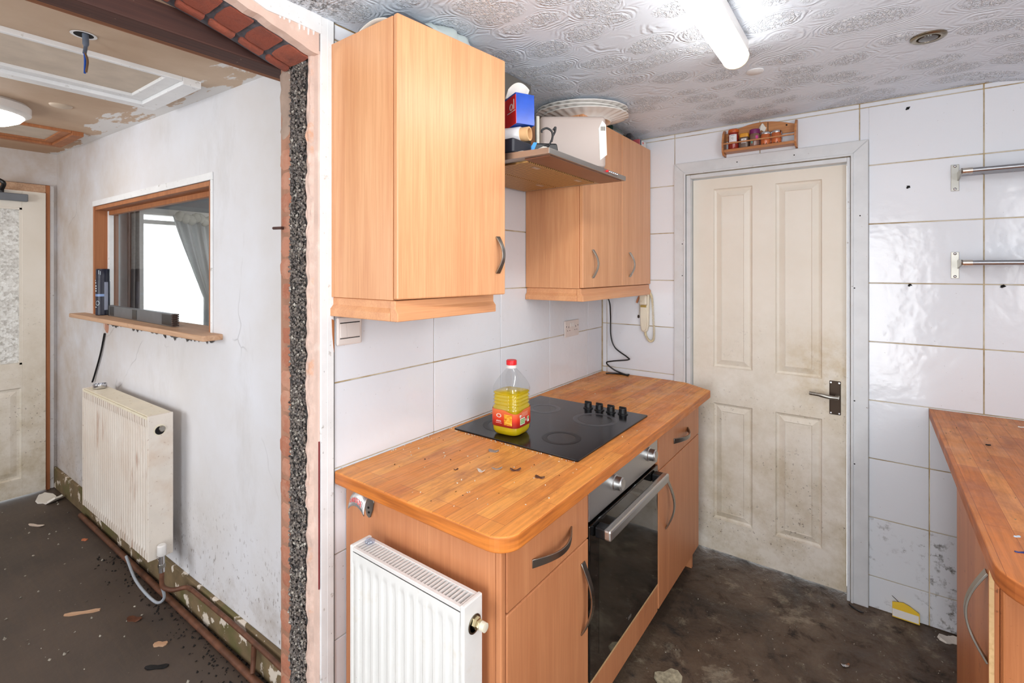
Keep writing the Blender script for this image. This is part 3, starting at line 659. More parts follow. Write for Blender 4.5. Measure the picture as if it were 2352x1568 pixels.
# raised paint edge round the hatch
pe = MB().box(HX0 - 0.002, HX1 + 0.012, -0.006, 0.0, HZ1 - 0.028, HZ1 + 0.004).box(HX1 - 0.004, HX1 + 0.012, -0.006, 0.0, HZ0 + 0.01, HZ1 - 0.028)
pe.build('hatch_edge_bead', M['paint'], wa, local=True, bevel=0.002)
hl = thing('hatch_lining', 'orange brown timber lining of the serving hatch', 'hatch frame', tuple(HO), HA, kind='structure')
for nm, bx in (('lining_side', (HX0, HX0 + 0.02, -0.003, 0.115, HZ0, HZ1 - 0.002)), ('lining_side', (HX1 - 0.022, HX1 - 0.004, -0.003, 0.115, HZ0 + 0.02, HZ1 - 0.03)), ('lining_head', (HX0 + 0.02, HX1 - 0.022, 0.002, 0.115, HZ1 - 0.05, HZ1 - 0.028)), ('stop_bead', (HX0 + 0.02, HX0 + 0.045, 0.06, 0.085, HZ0 + 0.02, HZ1 - 0.05)), ('stop_bead', (HX0 + 0.045, HX1 - 0.022, 0.06, 0.085, HZ1 - 0.075, HZ1 - 0.05))):
    MB().box(*bx).build(nm, M['paint'] if nm == 'stop_bead' and bx[1] < -2 else M['timber_lining'], hl, local=True, bevel=0.002)
gl = MB().box(HX0 + 0.022, HX1 - 0.024, 0.088, 0.092, HZ0 + 0.022, HZ1 - 0.052).build('pane', m_clear('hatch_glass', (0.97, 0.98, 0.98, 1), 0.1), hl, local=True)
sl = MB().rect_slab(-2.385, -0.612, -0.075, 0.11, 1.197, 1.22, [('r', 0.012), ('r', 0.012), ('s', 0), ('s', 0)])
so = tag(sl.build('hatch_sill', M['sill'], local=True, bevel=0.004), 'pale worn timber sill board under the serving hatch', 'sill'); so.location = HO; so.rotation_euler = (0, 0, HA)
# skirting with flaking paint
sk = MB().box(-3.0, -0.005, -0.016, 0.0, 0.0, 0.135)
so = tag(sk.build('baseboard_annex', M['skirt'], local=True, bevel=0.003), 'mouldy skirting board with flaking paint behind the pipes', 'skirting', kind='structure'); so.location = HO; so.rotation_euler = (0, 0, HA)
# left annex wall with door opening
LX = -3.2
la = MB().box(LX - 0.1, LX, -1.872, -1.72, -0.05, 2.4).box(LX - 0.1, LX, -4.4, -2.66, -0.05, 2.4).box(LX - 0.1, LX, -2.66, -1.872, 2.055, 2.4)
tag(la.build('wall_annex_left', M['wall_a']), 'dingy plaster wall over the frosted glass door', 'wall', kind='structure')
fa = MB().box(-3.3, -2.3, -4.4, -4.3, -0.05, 2.4).box(-0.9, -0.2, -4.4, -4.3, -0.05, 2.4).box(-2.3, -0.9, -4.4, -4.3, -0.05, 1.0).box(-2.3, -0.9, -4.4, -4.3, 2.0, 2.4)  # window opening added as a light source, out of view
tag(fa.build('wall_annex_front', M['plain_wall']), 'plain annex wall with an added window opening behind the viewer', 'wall', kind='structure')
tag(MB().box(-3.75, -0.2, -4.4, 1.1, -0.1, -0.002).build('floor_annex', M['floor_a']), 'dark brown bare annex floor with scattered flakes', 'floor', kind='structure')
b = MB(); b.add([(-3.75, y, zl(-3.75) + t) for t in (0, .06) for y in (-4.4, 1.1)] + [(-0.2, y, zl(-0.2) + t) for t in (0, .06) for y in (-4.4, 1.1)], [(0, 1, 5, 4), (2, 6, 7, 3), (0, 4, 6, 2), (1, 3, 7, 5), (0, 2, 3, 1), (4, 5, 7, 6)])
tag(b.build('ceiling_annex', M['ceil_a']), 'brown stripped annex ceiling with torn white paper', 'ceiling', kind='structure')

# frosted glass door
t2 = thing('trim_2', 'stripped brown timber frame of the frosted glass door', 'door frame', kind='structure')
MB().box(LX - 0.06, LX + 0.035, -1.892, -1.872, 0, 2.05).build('frame_side', M['timber_lining'], t2, bevel=0.003)
MB().box(LX + 0.0, LX + 0.02, -1.872, -1.85, 0, 2.05).build('frame_edge', M['paint'], t2, bevel=0.003)
MB().box(LX - 0.06, LX + 0.03, -2.66, -1.892, 2.0, 2.05).build('frame_head', M['sill'], t2, bevel=0.003)
d2 = thing('door_2', 'cream door with a tall frosted glass pane at far left', 'door', (LX + 0.03, -2.27, 0), kind='structure')
DF = LX + 0.045
y0, y1 = -2.655, -1.895; gy0, gy1, gz0, gz1 = -2.54, -2.008, 0.865, 1.885
b = MB().box(DF - 0.036, DF, y0, gy0, 0.01, 1.995).box(DF - 0.036, DF, gy1, y1, 0.01, 1.995).box(DF - 0.036, DF, gy0, gy1, gz1, 1.995)
b.build('stiles', M['door'], d2, bevel=0.002)
def lower_panel():
    P = [(gy0 + 0.02, gy1 - 0.004, 0.125, 0.715)]
    return panel_door('lower_panel', M['door'], d2, gy0, gy1, 0.01, gz0, DF, P, [(0.008, 0.008), (0.02, 0.009), (0.05, 0.002)], 0.036, 1, 'X')
lower_panel()
t = NT('frosted_pattern_glass'); v = t.mapping(); c = t.voro(v, 75, 'F1', 1); bwc = t.ramp(c, [(0.0, S(184, 180, 174)), (0.5, S(226, 224, 220)), (1.0, S(248, 248, 246))])
t.color(bwc); t.rough(0.15); t.bump(t.voro(v, 75, 'F1', 0), 0.6, 0.004); t.p.inputs['Transmission Weight'].default_value = 0.0
tl = t.n.new('ShaderNodeBsdfTranslucent'); t.link(bwc, tl.inputs[0]); mx = t.n.new('ShaderNodeMixShader'); mx.inputs[0].default_value = 0.35
t.link(t.p.outputs[0], mx.inputs[1]); t.link(tl.outputs[0], mx.inputs[2]); t.link(mx.outputs[0], t.out.inputs['Surface'])
MB().box(DF - 0.026, DF - 0.018, gy0, gy1, gz0, gz1).build('frosted_pane', t.m, d2)
bd = MB()
for bx in ((gy1 - 0.012, gy1, gz0, gz1), (gy0, gy0 + 0.012, gz0, gz1)): bd.box(DF - 0.018, DF - 0.002, bx[0], bx[1], bx[2], bx[3])
bd.box(DF - 0.018, DF - 0.002, gy0, gy1, gz0, gz0 + 0.012).box(DF - 0.018, DF - 0.002, gy0, gy1, gz1 - 0.012, gz1)
bd.build('glazing_bead', M['door'], d2)
dc = thing('door_closer', 'grey hydraulic closer on the frosted glass door', 'door closer', (DF, -2.1, 1.92))
MB().box(DF + 0.001, DF + 0.04, -2.3, -1.985, 1.925, 1.972).build('closer_body', plain('grey_closer', S(112, 116, 122), 0.4), dc, bevel=0.004)
MB().tube([(DF + 0.02, -2.105, 1.972), (DF + 0.02, -2.105, 1.995)], 0.013, 12).tube(spline([(DF + 0.03, -2.105, 1.99), (DF + 0.06, -2.1, 2.03), (DF + 0.03, -2.14, 2.06)], 6), 0.012, 8).build('closer_arm', M['black'], dc, smooth=40)

# ------------------------------------------------------------------ room beyond the hatch
tag(MB().box(-3.7, -3.6, -1.75, -1.27, -0.05, 2.4).box(-3.7, -3.6, 0.35, 1.1, -0.05, 2.4).box(-3.7, -3.6, -1.27, 0.35, 1.985, 2.4).box(-3.7, -3.6, -1.27, 0.35, -0.05, 0.85).build('wall_beyond_left', plain('shaded_grey_wall', S(150, 156, 162), 0.8, var=0.03)), 'wall coloured a shade grey above the bright window beyond the hatch', 'wall', kind='structure')  # shade beside the bright window is put into this grey
tag(MB().box(-3.75, -0.2, 1.0, 1.1, -0.05, 2.4).build('wall_beyond_back', M['plain_wall']), 'white end wall of the room beyond the hatch', 'wall', kind='structure')
w1 = thing('window_1', 'bright white framed window beyond the serving hatch', 'window', (-3.62, -0.46, 0.85), kind='structure')
for nm, bx in (('window_frame', (-3.66, -3.58, -1.27, -1.225, 0.85, 1.985)), ('window_frame', (-3.66, -3.58, 0.3, 0.35, 0.85, 1.985)), ('window_head', (-3.66, -3.56, -1.27, 0.35, 1.945, 2.0)), ('window_sill', (-3.68, -3.52, -1.3, 0.38, 0.82, 0.86)), ('transom', (-3.65, -3.6, -1.225, 0.3, 1.87, 1.905)), ('mullion', (-3.65, -3.6, -0.36, -0.32, 0.86, 1.945))):
    MB().box(*bx).build(nm, M['white'], w1, bevel=0.004)
MB().box(-3.632, -3.626, -1.225, 0.3, 0.86, 1.945).build('pane', m_clear('window_glass', (0.98, 0.99, 1, 1), 0.06), w1)
tag(MB().box(-3.595, -3.56, -1.44, -1.34, 0.05, 2.3).build('wall_post', M['frame'], bevel=0.004), 'pale timber post at the left edge of the hatch view', 'post')
ctn = NT('grey_satin_curtain'); ctl = ctn.n.new('ShaderNodeBsdfTranslucent'); ctl.inputs[0].default_value = S(222, 222, 222); ctn.color(S(214, 214, 213)); ctn.rough(0.5)
cmx = ctn.n.new('ShaderNodeMixShader'); cmx.inputs[0].default_value = 0.35; ctn.link(ctn.p.outputs[0], cmx.inputs[1]); ctn.link(ctl.outputs[0], cmx.inputs[2]); ctn.link(cmx.outputs[0], ctn.out.inputs['Surface']); cm = ctn.m
def curtain_r(u, v):
    # gathered at the top, swept to the right as it falls
    zt, zb = 1.95, 0.75; z = zt + (zb - zt) * v
    yl = -1.045 + 0.235 * min(1, v / 0.6) ** 1.2; yr = -0.76 + 0.12 * v
    y = yl + (yr - yl) * u; return (-3.50 + 0.03 * math.sin(u * 21 + v * 2.2) + 0.012 * math.sin(u * 47 + v * 5) , y, z)
ct = thing('curtain', 'pale grey curtain swept aside, knotted at the top', 'curtain', (-3.5, -0.5, 0.75))
MB().grid(curtain_r, 70, 30).build('drape', cm, ct, smooth=80, thick=0.003)
b = MB()
for k in range(7):
    a = k * 0.9; b.lathe([(0.004, -0.045), (0.03, -0.03), (0.042, 0), (0.03, 0.03), (0.004, 0.045)], (-3.47 + 0.02 * math.sin(a), -1.0 + k * 0.04, 1.925 + 0.015 * math.cos(a * 2)), 12)
b.build('knot', plain('cream_satin', S(222, 220, 210), 0.5), ct, smooth=70)
def curtain_l(u, v): return (-3.52 + 0.018 * math.sin(u * 14 + v), -1.352 + 0.075 * u, 2.0 - 1.3 * v)
tag(MB().grid(curtain_l, 30, 12).build('narrow_curtain', plain('taupe_curtain', S(150, 140, 138), 0.7), smooth=80, thick=0.003), 'narrow taupe curtain at the left of the bright window', 'curtain')
tag(MB().box(-60, -3.9, -40, 60, -0.4, -0.3).build('ground', plain('pale_paving', S(206, 206, 202), 0.9)), 'pale paving outside the bright window', 'ground', kind='structure')

# ------------------------------------------------------------------ left run: base units, oven, worktop
FX = 0.605          # door face plane of the base units
def base_doors(root, y0, y1, handle_far):
    dr = MB().box(FX - 0.018, FX, y0 + 0.002, y1 - 0.002, 0.672, 0.832).build('drawer_front', M['base'], root, bevel=0.003)
    bow_handle('handle', (FX + 0.001, (y0 + y1) / 2 - 0.10, 0.74), (FX + 0.001, (y0 + y1) / 2 + 0.10, 0.74), (1, 0, 0), (0, 0, 1), 0.034, 0.022, 0.005, M['nickel'], dr)
    do = MB().box(FX - 0.018, FX, y0 + 0.002, y1 - 0.002, 0.115, 0.668).build('door', M['base'], root, bevel=0.003)
    hy = y1 - 0.04 if handle_far else y0 + 0.09
    bow_handle('handle', (FX + 0.001, hy, 0.405), (FX + 0.001, hy, 0.615), (1, 0, 0), (0, 1, 0), 0.034, 0.022, 0.005, M['nickel'], do)
    return do
bn = thing('base_cabinet', 'orange wood base cabinet at the near end of the worktop, drawer over door', 'cabinet', (0.3, -1.545, 0))
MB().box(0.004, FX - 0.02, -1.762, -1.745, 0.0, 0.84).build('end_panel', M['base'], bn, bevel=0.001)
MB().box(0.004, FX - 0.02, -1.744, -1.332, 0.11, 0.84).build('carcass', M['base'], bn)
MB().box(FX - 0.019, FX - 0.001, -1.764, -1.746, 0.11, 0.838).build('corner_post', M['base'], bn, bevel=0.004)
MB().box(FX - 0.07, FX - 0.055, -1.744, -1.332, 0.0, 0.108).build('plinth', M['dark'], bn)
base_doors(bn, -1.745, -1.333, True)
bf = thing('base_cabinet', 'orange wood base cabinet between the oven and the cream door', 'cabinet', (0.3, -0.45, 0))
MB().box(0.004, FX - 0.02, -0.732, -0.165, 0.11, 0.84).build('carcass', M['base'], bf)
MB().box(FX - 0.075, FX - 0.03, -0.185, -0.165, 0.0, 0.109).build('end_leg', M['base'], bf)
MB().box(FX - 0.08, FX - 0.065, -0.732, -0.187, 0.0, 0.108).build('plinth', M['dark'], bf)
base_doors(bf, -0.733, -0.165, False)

ov = thing('built_in_oven', 'black glass built in oven with a steel control panel and bar handle', 'oven', (0.3, -1.03, 0.2))
OY0, OY1 = -1.329, -0.736
MB().box(0.03, FX - 0.03, OY0 + 0.004, OY1 - 0.004, 0.2, 0.838).build('oven_body', M['dark'], ov)
cp = MB().box(FX - 0.028, FX - 0.002, OY0 + 0.003, OY1 - 0.003, 0.712, 0.833).build('control_panel', M['steel'], ov, bevel=0.002)
for ky in (-1.145, -0.838):
    k = MB().lathe([(0.026, 0.0), (0.026, 0.006), (0.0225, 0.008), (0.0215, 0.028), (0.019, 0.031)], (FX - 0.003, ky, 0.772), 28, axis='X').build('knob', M['steel'], cp, smooth=30, label='round steel oven knob')
    MB().lathe([(0.0175, 0.0), (0.0175, 0.002)], (FX + 0.0275, ky, 0.772), 24, axis='X').build('knob_face', M['chrome'], k)
dg = MB().box(FX - 0.028, FX, OY0 + 0.003, OY1 - 0.003, 0.222, 0.70).build('oven_door', M['oven_glass'], ov, bevel=0.003)
MB().box(FX, FX + 0.0008, OY0 + 0.065, OY1 - 0.065, 0.275, 0.64).build('oven_window', M['oven_in'], dg)
for hy in (-1.275, -0.79):
    MB().box(FX + 0.001, FX + 0.042, hy - 0.02, hy + 0.02, 0.655, 0.688).build('handle_bracket', M['black'], dg, bevel=0.004)
MB().box(FX + 0.03, FX + 0.056, -1.297, -0.768, 0.656, 0.689).build('handle_bar', M['steel'], dg, bevel=0.006, label='brushed steel bar handle')
MB().box(FX + 0.0002, FX + 0.001, -1.034, -1.01, 0.248, 0.256).build('maker_plate', M['steel'], dg)
op = tag(MB().box(FX - 0.02, FX - 0.002, OY0 + 0.002, OY1 - 0.002, 0.112, 0.214).build('oven_filler_panel', M['base'], bevel=0.001), 'orange wood filler strip with a pale raw top edge below the oven', 'panel')
MB().box(FX - 0.0205, FX - 0.0015, OY0 + 0.002, OY1 - 0.002, 0.2145, 0.2245).build('raw_edge', M['edge'], op)
tag(MB().box(FX - 0.074, FX - 0.06, OY0, OY1, 0.0, 0.105).build('plinth', M['dark']), 'dark plinth board recessed below the oven', 'plinth')
wt = MB().rect_slab(0.002, 0.648, -1.803, -0.006, 0.842, 0.88, [('r', 0.008), ('r', 0.06), ('c', (0.165, 0.11)), ('s', 0)])
tag(wt.build('worktop', M['wt'], bevel=0.004, seg=3), 'oily orange block worktop carrying the black hob', 'worktop')

# hob
hb = thing('ceramic_hob', 'black ceramic hob set in the left worktop', 'hob', (0.29, -1.015, 0.88))
HZ = 0.886
MB().rect_slab(0.03, 0.557, -1.313, -0.722, 0.8795, HZ, [('r', 0.006)] * 4, 4).build('glass_top', M['black_glass'], hb, bevel=0.0015)
for (cx, cy, r) in ((0.41, -0.905, 0.088), (0.165, -0.895, 0.07), (0.41, -1.165, 0.07), (0.165, -1.165, 0.09)):
    prof = [(r, 0), (r, 0.0004), (r - 0.012, 0.0006), (r - 0.012, 0.0003)]
    b = MB(); n = 48
    def rg(rr, zz): return [(cx + rr * math.cos(2 * PI * k / n), cy + rr * math.sin(2 * PI * k / n), HZ + zz) for k in range(n)]
    vs = rg(r, 0.0002) + rg(r - 0.004, 0.0006) + rg(r - 0.016, 0.0006) + rg(r - 0.02, 0.0002)
    b.add(vs, [(j * n + k, j * n + (k + 1) % n, (j + 1) * n + (k + 1) % n, (j + 1) * n + k) for j in range(3) for k in range(n)])
    b.build('heating_ring', M['ring'] if cy > -1 else bpy.data.materials['black_plastic'], hb, label='burnt grey heating ring')
for k in range(4):
    kx, ky = 0.312 + 0.052 * k, -0.775 + 0.002 * k
    kb = MB().lathe([(0.021, 0), (0.021, 0.003), (0.0165, 0.005), (0.0155, 0.022), (0.013, 0.025)], (kx, ky, HZ), 24).build('hob_knob', M['black'], hb, smooth=35)
    MB().box(kx - 0.016, kx + 0.016, ky - 0.004, ky + 0.004, HZ + 0.02, HZ + 0.03).build('knob_grip', M['black'], kb, bevel=0.003)

# ------------------------------------------------------------------ wall cupboards and hood
WX = 0.30
def door_handle_v(root, y, z0, z1, rotdoor=None, x=WX + 0.001):
    return bow_handle('handle', (x, y, z0), (x, y, z1), (1, 0, 0), (0, 1, 0), 0.026, 0.018, 0.005, M['nickel'], root)
cn = thing('wall_cabinet', 'tall orange wood wall cabinet nearest the viewer, door slightly ajar', 'cabinet', (0.15, -1.61, 1.4))
MB().box(0.002, WX - 0.02, -1.812, -1.405, 1.4, 2.15).build('carcass', M['cab'], cn, bevel=0.001)
pelm = [(WX - 0.028, 1.344), (WX + 0.002, 1.344), (WX + 0.002, 1.366), (WX - 0.008, 1.378), (WX - 0.008, 1.399), (WX - 0.028, 1.399)]
def pelmet(root, y0, y1, end_near=True):
    b = MB(); P = [(x, z) for x, z in pelm]; b.prism(P, 'Y', y0, y1)
    b.build('pelmet_front', M['cab_h'], root, bevel=0.002)
    if end_near:
        Pn = [(y0 - 0.002 + (WX + 0.002 - x), z) for x, z in pelm]
        b = MB().prism(Pn, 'X', 0.002, WX - 0.0285); b.build('pelmet_end', M['cab_h'], root, bevel=0.002)
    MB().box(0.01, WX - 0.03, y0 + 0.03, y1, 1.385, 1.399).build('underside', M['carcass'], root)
pelmet(cn, -1.814, -1.402)
b = MB().box(0, 0.018, 0.001, 0.408, 0.002, 0.752); nd = b.build('door', M['cab'], cn, local=True, bevel=0.004)
nd.location = (WX - 0.018 - 0.15, -1.813 + 1.61, 0.0); nd.rotation_euler = (0, 0, -math.radians(6.6))
bow_handle('handle', (0.019, 0.378, 0.075), (0.019, 0.378, 0.185), (1, 0, 0), (0, 1, 0), 0.026, 0.018, 0.005, M['nickel'], nd) if False else None
h = MB(); ho = bow_handle('handle', (0, 0, 0.07), (0, 0, 0.185), (1, 0, 0), (0, 1, 0), 0.026, 0.018, 0.005, M['nickel'], None)
ho.parent = nd; ho.location = Vector((0.019, 0.372, 0)) + ho.location
cf = thing('wall_cabinet', 'two door orange wood wall cabinet in the corner beyond the hood', 'cabinet', (0.15, -0.4, 1.4))
MB().box(0.002, WX - 0.019, -0.80, -0.006, 1.4, 2.15).build('carcass', M['cab'], cf, bevel=0.001)
for (y0, y1) in ((-0.798, -0.394), (-0.39, -0.008)):
    dd = MB().box(WX - 0.018, WX, y0, y1, 1.402, 2.151).build('door', M['cab'], cf, bevel=0.003)
    door_handle_v(dd, y0 + 0.09, 1.445, 1.57)
pelmet(cf, -0.802, -0.006)

hd = thing('cooker_hood', 'greasy slim steel cooker hood between the wall cabinets', 'cooker hood', (0.25, -1.1, 1.84))
HY0, HY1, HX = -1.39, -0.812, 0.50
# tapering canopy: thin at the front edge
MB().prism([(0.004, 1.842), (HX, 1.838), (HX, 1.856), (0.004, 1.872)], 'Y', HY0, HY1).build('canopy', M['steel_d'], hd, bevel=0.001)
fm = NT('greasy_filter_mesh'); v = fm.mapping((1, 1, 1)); wv = fm.n.new('ShaderNodeTexWave'); wv.wave_type = 'BANDS'; wv.bands_direction = 'Y'; wv.inputs['Scale'].default_value = 26; wv.inputs['Distortion'].default_value = 4; fm.link(v, wv.inputs[0])
fm.color(fm.ramp(wv.outputs[0], [(0.05, S(112, 76, 36)), (0.7, S(214, 168, 104))])); fm.rough(0.5); fm.p.inputs['Metallic'].default_value = 0.25; fm.bump(wv.outputs[0], 0.3, 0.002)
for (a, c) in ((0.035, 0.205), (0.21, 0.385)):
    f = MB().box(a, c, HY0 + 0.05, HY1 - 0.05, 1.834, 1.8395).build('grease_filter', fm.m, hd, bevel=0.001)
    for fy in (-1.25, -0.95): MB().box(c - 0.035, c - 0.02, fy - 0.02, fy + 0.02, 1.8325, 1.8345).build('filter_latch', M['steel'], f)
MB().box(0.395, HX - 0.01, HY0 + 0.02, HY1 - 0.02, 1.8345, 1.8385).build('hood_rail', plain('brown_hood_plate', S(136, 96, 76), 0.35, metal=0.4), hd, bevel=0.001)
for k in range(6):
    yy = -0.99 + 0.017 * k
    MB().lathe([(0.0045, 0), (0.0045, 0.006), (0.003, 0.008)], (HX, yy, 1.848), 12, axis='X').build('button', M['red'] if k == 0 else M['chrome'], hd, smooth=40)
MB().box(0.004, 0.2, -1.375, -1.047, 1.873, HC - 0.004).build('duct_cover', plain('dark_grey_duct', S(104, 100, 94), 0.5), hd, bevel=0.002)

# ------------------------------------------------------------------ right run
wr2 = MB().rect_slab(1.485, 2.245, -1.425, -0.003, 0.868, 0.906, [('r', 0.11), ('s', 0), ('s', 0), ('s', 0)], 10)
tag(wr2.build('worktop', M['wt_r'], bevel=0.004, seg=3), 'worn reddish block worktop at right with scattered scraps', 'worktop')
br = thing('base_cabinet', 'scratched orange wood base cabinet under the right worktop', 'cabinet', (1.8, -0.9, 0))
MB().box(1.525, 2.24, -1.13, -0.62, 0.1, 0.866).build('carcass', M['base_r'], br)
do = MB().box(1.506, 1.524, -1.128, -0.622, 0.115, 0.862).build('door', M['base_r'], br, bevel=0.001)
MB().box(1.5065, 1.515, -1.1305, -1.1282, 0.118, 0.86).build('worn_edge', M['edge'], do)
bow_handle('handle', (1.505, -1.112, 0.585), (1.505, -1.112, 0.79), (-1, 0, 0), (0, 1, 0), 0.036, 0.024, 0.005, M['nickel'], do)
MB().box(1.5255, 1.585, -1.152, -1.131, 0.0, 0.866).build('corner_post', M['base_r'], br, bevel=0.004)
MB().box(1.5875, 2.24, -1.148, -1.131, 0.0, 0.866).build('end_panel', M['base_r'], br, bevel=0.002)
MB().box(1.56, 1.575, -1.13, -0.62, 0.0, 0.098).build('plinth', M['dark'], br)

# ------------------------------------------------------------------ radiators
def radiator(root, L, H, T, ribs, mat, topmat, grille, margin, depth=0.008, w0=0.25):
    # local frame: x along, front face at y = -T, back at y = 0, z up
    def front(u, v):
        x = 0.012 + (L - 0.024) * u; z = 0.004 + (H - 0.02) * v
        e = min(1, max(0, min((z - margin * 0.8) / 0.012, (H - margin - z) / 0.012)))
        ph = (u * ribs) % 1.0
        r = 0.5 - 0.5 * math.cos(2 * PI * ph); r = min(1, max(0, (r - w0) / 0.4))
        return (x, -T + depth * e * (1 - r), z)
    b = MB(); nu = ribs * 10
    zs = [0, 0.01]
    b.grid(front, nu, 40); b.build('front_panel', M['rad_rib'] if ribs > 20 else mat, root, local=True, smooth=70)
    MB().box(0.012, L - 0.012, -T + depth + 0.0005, -T + depth + 0.004, 0.006, H - 0.018).build('front_backing', mat, root, local=True)
    MB().box(0.012, L - 0.012, -0.012, 0, 0.006, H - 0.018).build('rear_panel', mat, root, local=True)
    for x0 in (0, L - 0.012):
        MB().box(x0, x0 + 0.012, -T - 0.001, 0.001, 0.0, H).build('side_cap', mat, root, local=True, bevel=0.003)
    if grille:
        g = MB().box(0.012, L - 0.012, -T, -T + 0.010, H - 0.014, H - 0.004).box(0.012, L - 0.012, -0.010, 0.0, H - 0.014, H - 0.004)
        gr = g.build('grille_frame', topmat, root, local=True, bevel=0.001)
        n = int((L - 0.03) / 0.0112); me = None
        for k in range(n):
            x = 0.016 + k * (L - 0.034) / (n - 1)
            if me is None:
                o = MB().box(-0.0018, 0.0018, -T + 0.010, -0.010, -0.004, 0.004).build('grille_slat', topmat, root, local=True); me = o.data; o.location = (x, 0, H - 0.009)
            else: share(me, 'grille_slat', root, (x, 0, H - 0.009))
        MB().box(0.014, L - 0.014, -T + 0.012, -0.013, 0.02, H - 0.08).build('convector_fins', M['dark'], root, local=True)
    else:
        MB().box(0.012, L - 0.012, -T + 0.006, 0.0, H - 0.012, H - 0.002).build('top_cover', topmat, root, local=True, bevel=0.001)
        MB().box(0.012, L - 0.012, -T - 0.001, -T + 0.004, H - 0.016, H - 0.006).build('top_lip', topmat, root, local=True, bevel=0.001)
rn = thing('radiator', 'white convector radiator with open slotted grille, beside the worktop end', 'radiator', (0.162, -1.797, 0.14))
radiator(rn, 0.413, 0.60, 0.062, 12, M['rad'], M['white'], True, 0.05)
v = MB().lathe([(0.021, 0.0), (0.021, 0.0015), (0.017, 0.002), (0.017, 0.0)], (0.413, -0.028, 0.545), 24, axis='X').build('port_collar', M['nickel'], rn, local=True, smooth=40)
MB().lathe([(0.013, 0.0), (0.013, 0.012), (0.0105, 0.013), (0.0105, 0.02), (0.0075, 0.021), (0.007, 0.026)], (0.413, -0.028, 0.55), 6, axis='X').build('bleed_plug', M['brass'], rn, local=True)
MB().lathe([(0.01, 0.0), (0.01, 0.012), (0.006, 0.013)], (0.434, -0.028, 0.55), 20, axis='X').build('plug_cap', M['ivory'], rn, local=True, smooth=40)
for x in (0.06, 0.33): MB().box(x, x + 0.03, 0.0, 0.031, 0.1, 0.5).build('wall_bracket', M['white'], rn, local=True)

ra = thing('radiator', 'stained white radiator with fine ribs below the serving hatch', 'radiator', HW(-1.84, -0.05, 0.245), HA)
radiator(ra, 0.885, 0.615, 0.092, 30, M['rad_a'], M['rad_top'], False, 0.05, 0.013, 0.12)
MB().lathe([(0.024, 0.0), (0.024, 0.001), (0.02, 0.0015), (0.02, 0.001)], (0.885, -0.05, 0.55), 24, axis='X').build('port_collar', M['ivory'], ra, local=True)
MB().lathe([(0.018, 0.0), (0.018, 0.003)], (0.885, -0.05, 0.548), 24, axis='X').build('port_hole', M['dark'], ra, local=True)
MB().lathe([(0.012, 0.0), (0.012, 0.012), (0.01, 0.014)], (0.886, -0.045, 0.555), 20, axis='X').build('bleed_plug', M['nickel'], ra, local=True, smooth=40)
for bx_ in (0.12, 0.72): MB().box(bx_, bx_ + 0.03, 0.0, 0.05, 0.1, 0.5).build('wall_bracket', M['rad_a'], ra, local=True)
tv = thing('radiator_valve', 'white capped valve at the foot of the ribbed radiator', 'valve', HW(-0.94, -0.105, 0.2), HA)
MB().lathe([(0.013, 0.07), (0.017, 0.075), (0.0165, 0.112), (0.013, 0.116)], (0.02, 0, 0.0), 24).build('valve_cap', M['white'], tv, local=True, smooth=40)
MB().tube([(0.02, 0, 0.0), (0.02, 0, 0.072)], 0.011, 14).tube([(-0.012, 0, 0.055), (0.02, 0, 0.055)], 0.009, 12).build('valve_body', M['chrome'], tv, local=True, smooth=40)
MB().lathe([(0.014, 0.02), (0.014, 0.034)], (0.02, 0, 0), 6).build('valve_nut', M['nickel'], tv, local=True)

def hpipe(name, pts, r, label, n=8, mat=None):
    b = MB().tube([HW(*p) for p in spline(pts, n)], r, 12); return tag(b.build(name, mat or M['pipe'], smooth=50), label, 'pipe')
hpipe('copper_pipe', [(-0.92, -0.105, 0.2), (-0.918, -0.103, 0.14), (-0.9, -0.075, 0.115), (-0.86, -0.036, 0.12), (-0.8, -0.034, 0.128)], 0.009, 'rusty pipe bend dropping from the radiator valve to the skirting')
hpipe('copper_pipe', [(-0.8, -0.034, 0.128), (-0.5, -0.034, 0.13), (-0.2, -0.036, 0.128), (-0.02, -0.04, 0.12)], 0.0085, 'rusty upper pipe running along the skirting board', 3)
hpipe('copper_pipe', [(-2.3, -0.04, 0.016), (-1.4, -0.042, 0.014), (-0.7, -0.044, 0.014), (-0.02, -0.05, 0.014)], 0.0125, 'rusty lower pipe lying on the floor by the skirting', 3)
hpipe('copper_pipe', [(-0.3, -0.034, 0.12), (-0.3, -0.036, 0.07), (-0.29, -0.045, 0.03)], 0.009, 'short rusty pipe drop joining the two skirting pipes', 6)
hpipe('grey_cable', [(-1.45, -0.07, 0.07), (-1.25, -0.09, 0.03), (-1.05, -0.085, 0.012), (-0.98, -0.075, 0.05), (-0.965, -0.09, 0.12)], 0.006, 'pale grey flexible hose looped below the ribbed radiator', 8, plain('pale_hose', S(172, 178, 186), 0.4))
b = MB().tube([HW(*p) for p in spline([(-2.0, -0.006, 1.12), (-2.06, -0.008, 1.0), (-2.16, -0.008, 0.87), (-2.19, -0.012, 0.82)], 8)], 0.005, 8)
tag(b.build('black_cable', M['black'], smooth=50), 'black cable hanging from the sill down to the radiator', 'cable')
b = MB().tube([HW(*p) for p in spline([(-1.90, -0.012, 0.66), (-2.15, -0.012, 0.52), (-2.2, -0.012, 0.42), (-2.1, -0.014, 0.2), (-1.95, -0.03, 0.08)], 8)], 0.006, 8)
tag(b.build('brown_cable', M['timber_dark'], smooth=50), 'dark cable bulging out past the left side of the ribbed radiator', 'cable')
cc = MB().lathe([(0.028, 0), (0.03, 0.003), (0.029, 0.012), (0.03, 0.016), (0.029, 0.022), (0.026, 0.022), (0.025, 0.006)], HW(-1.76, -0.09, 0.861), 28)
tag(cc.build('steel_ring', M['chrome'], smooth=40), 'shallow shiny metal lid resting on the ribbed radiator', 'lid')
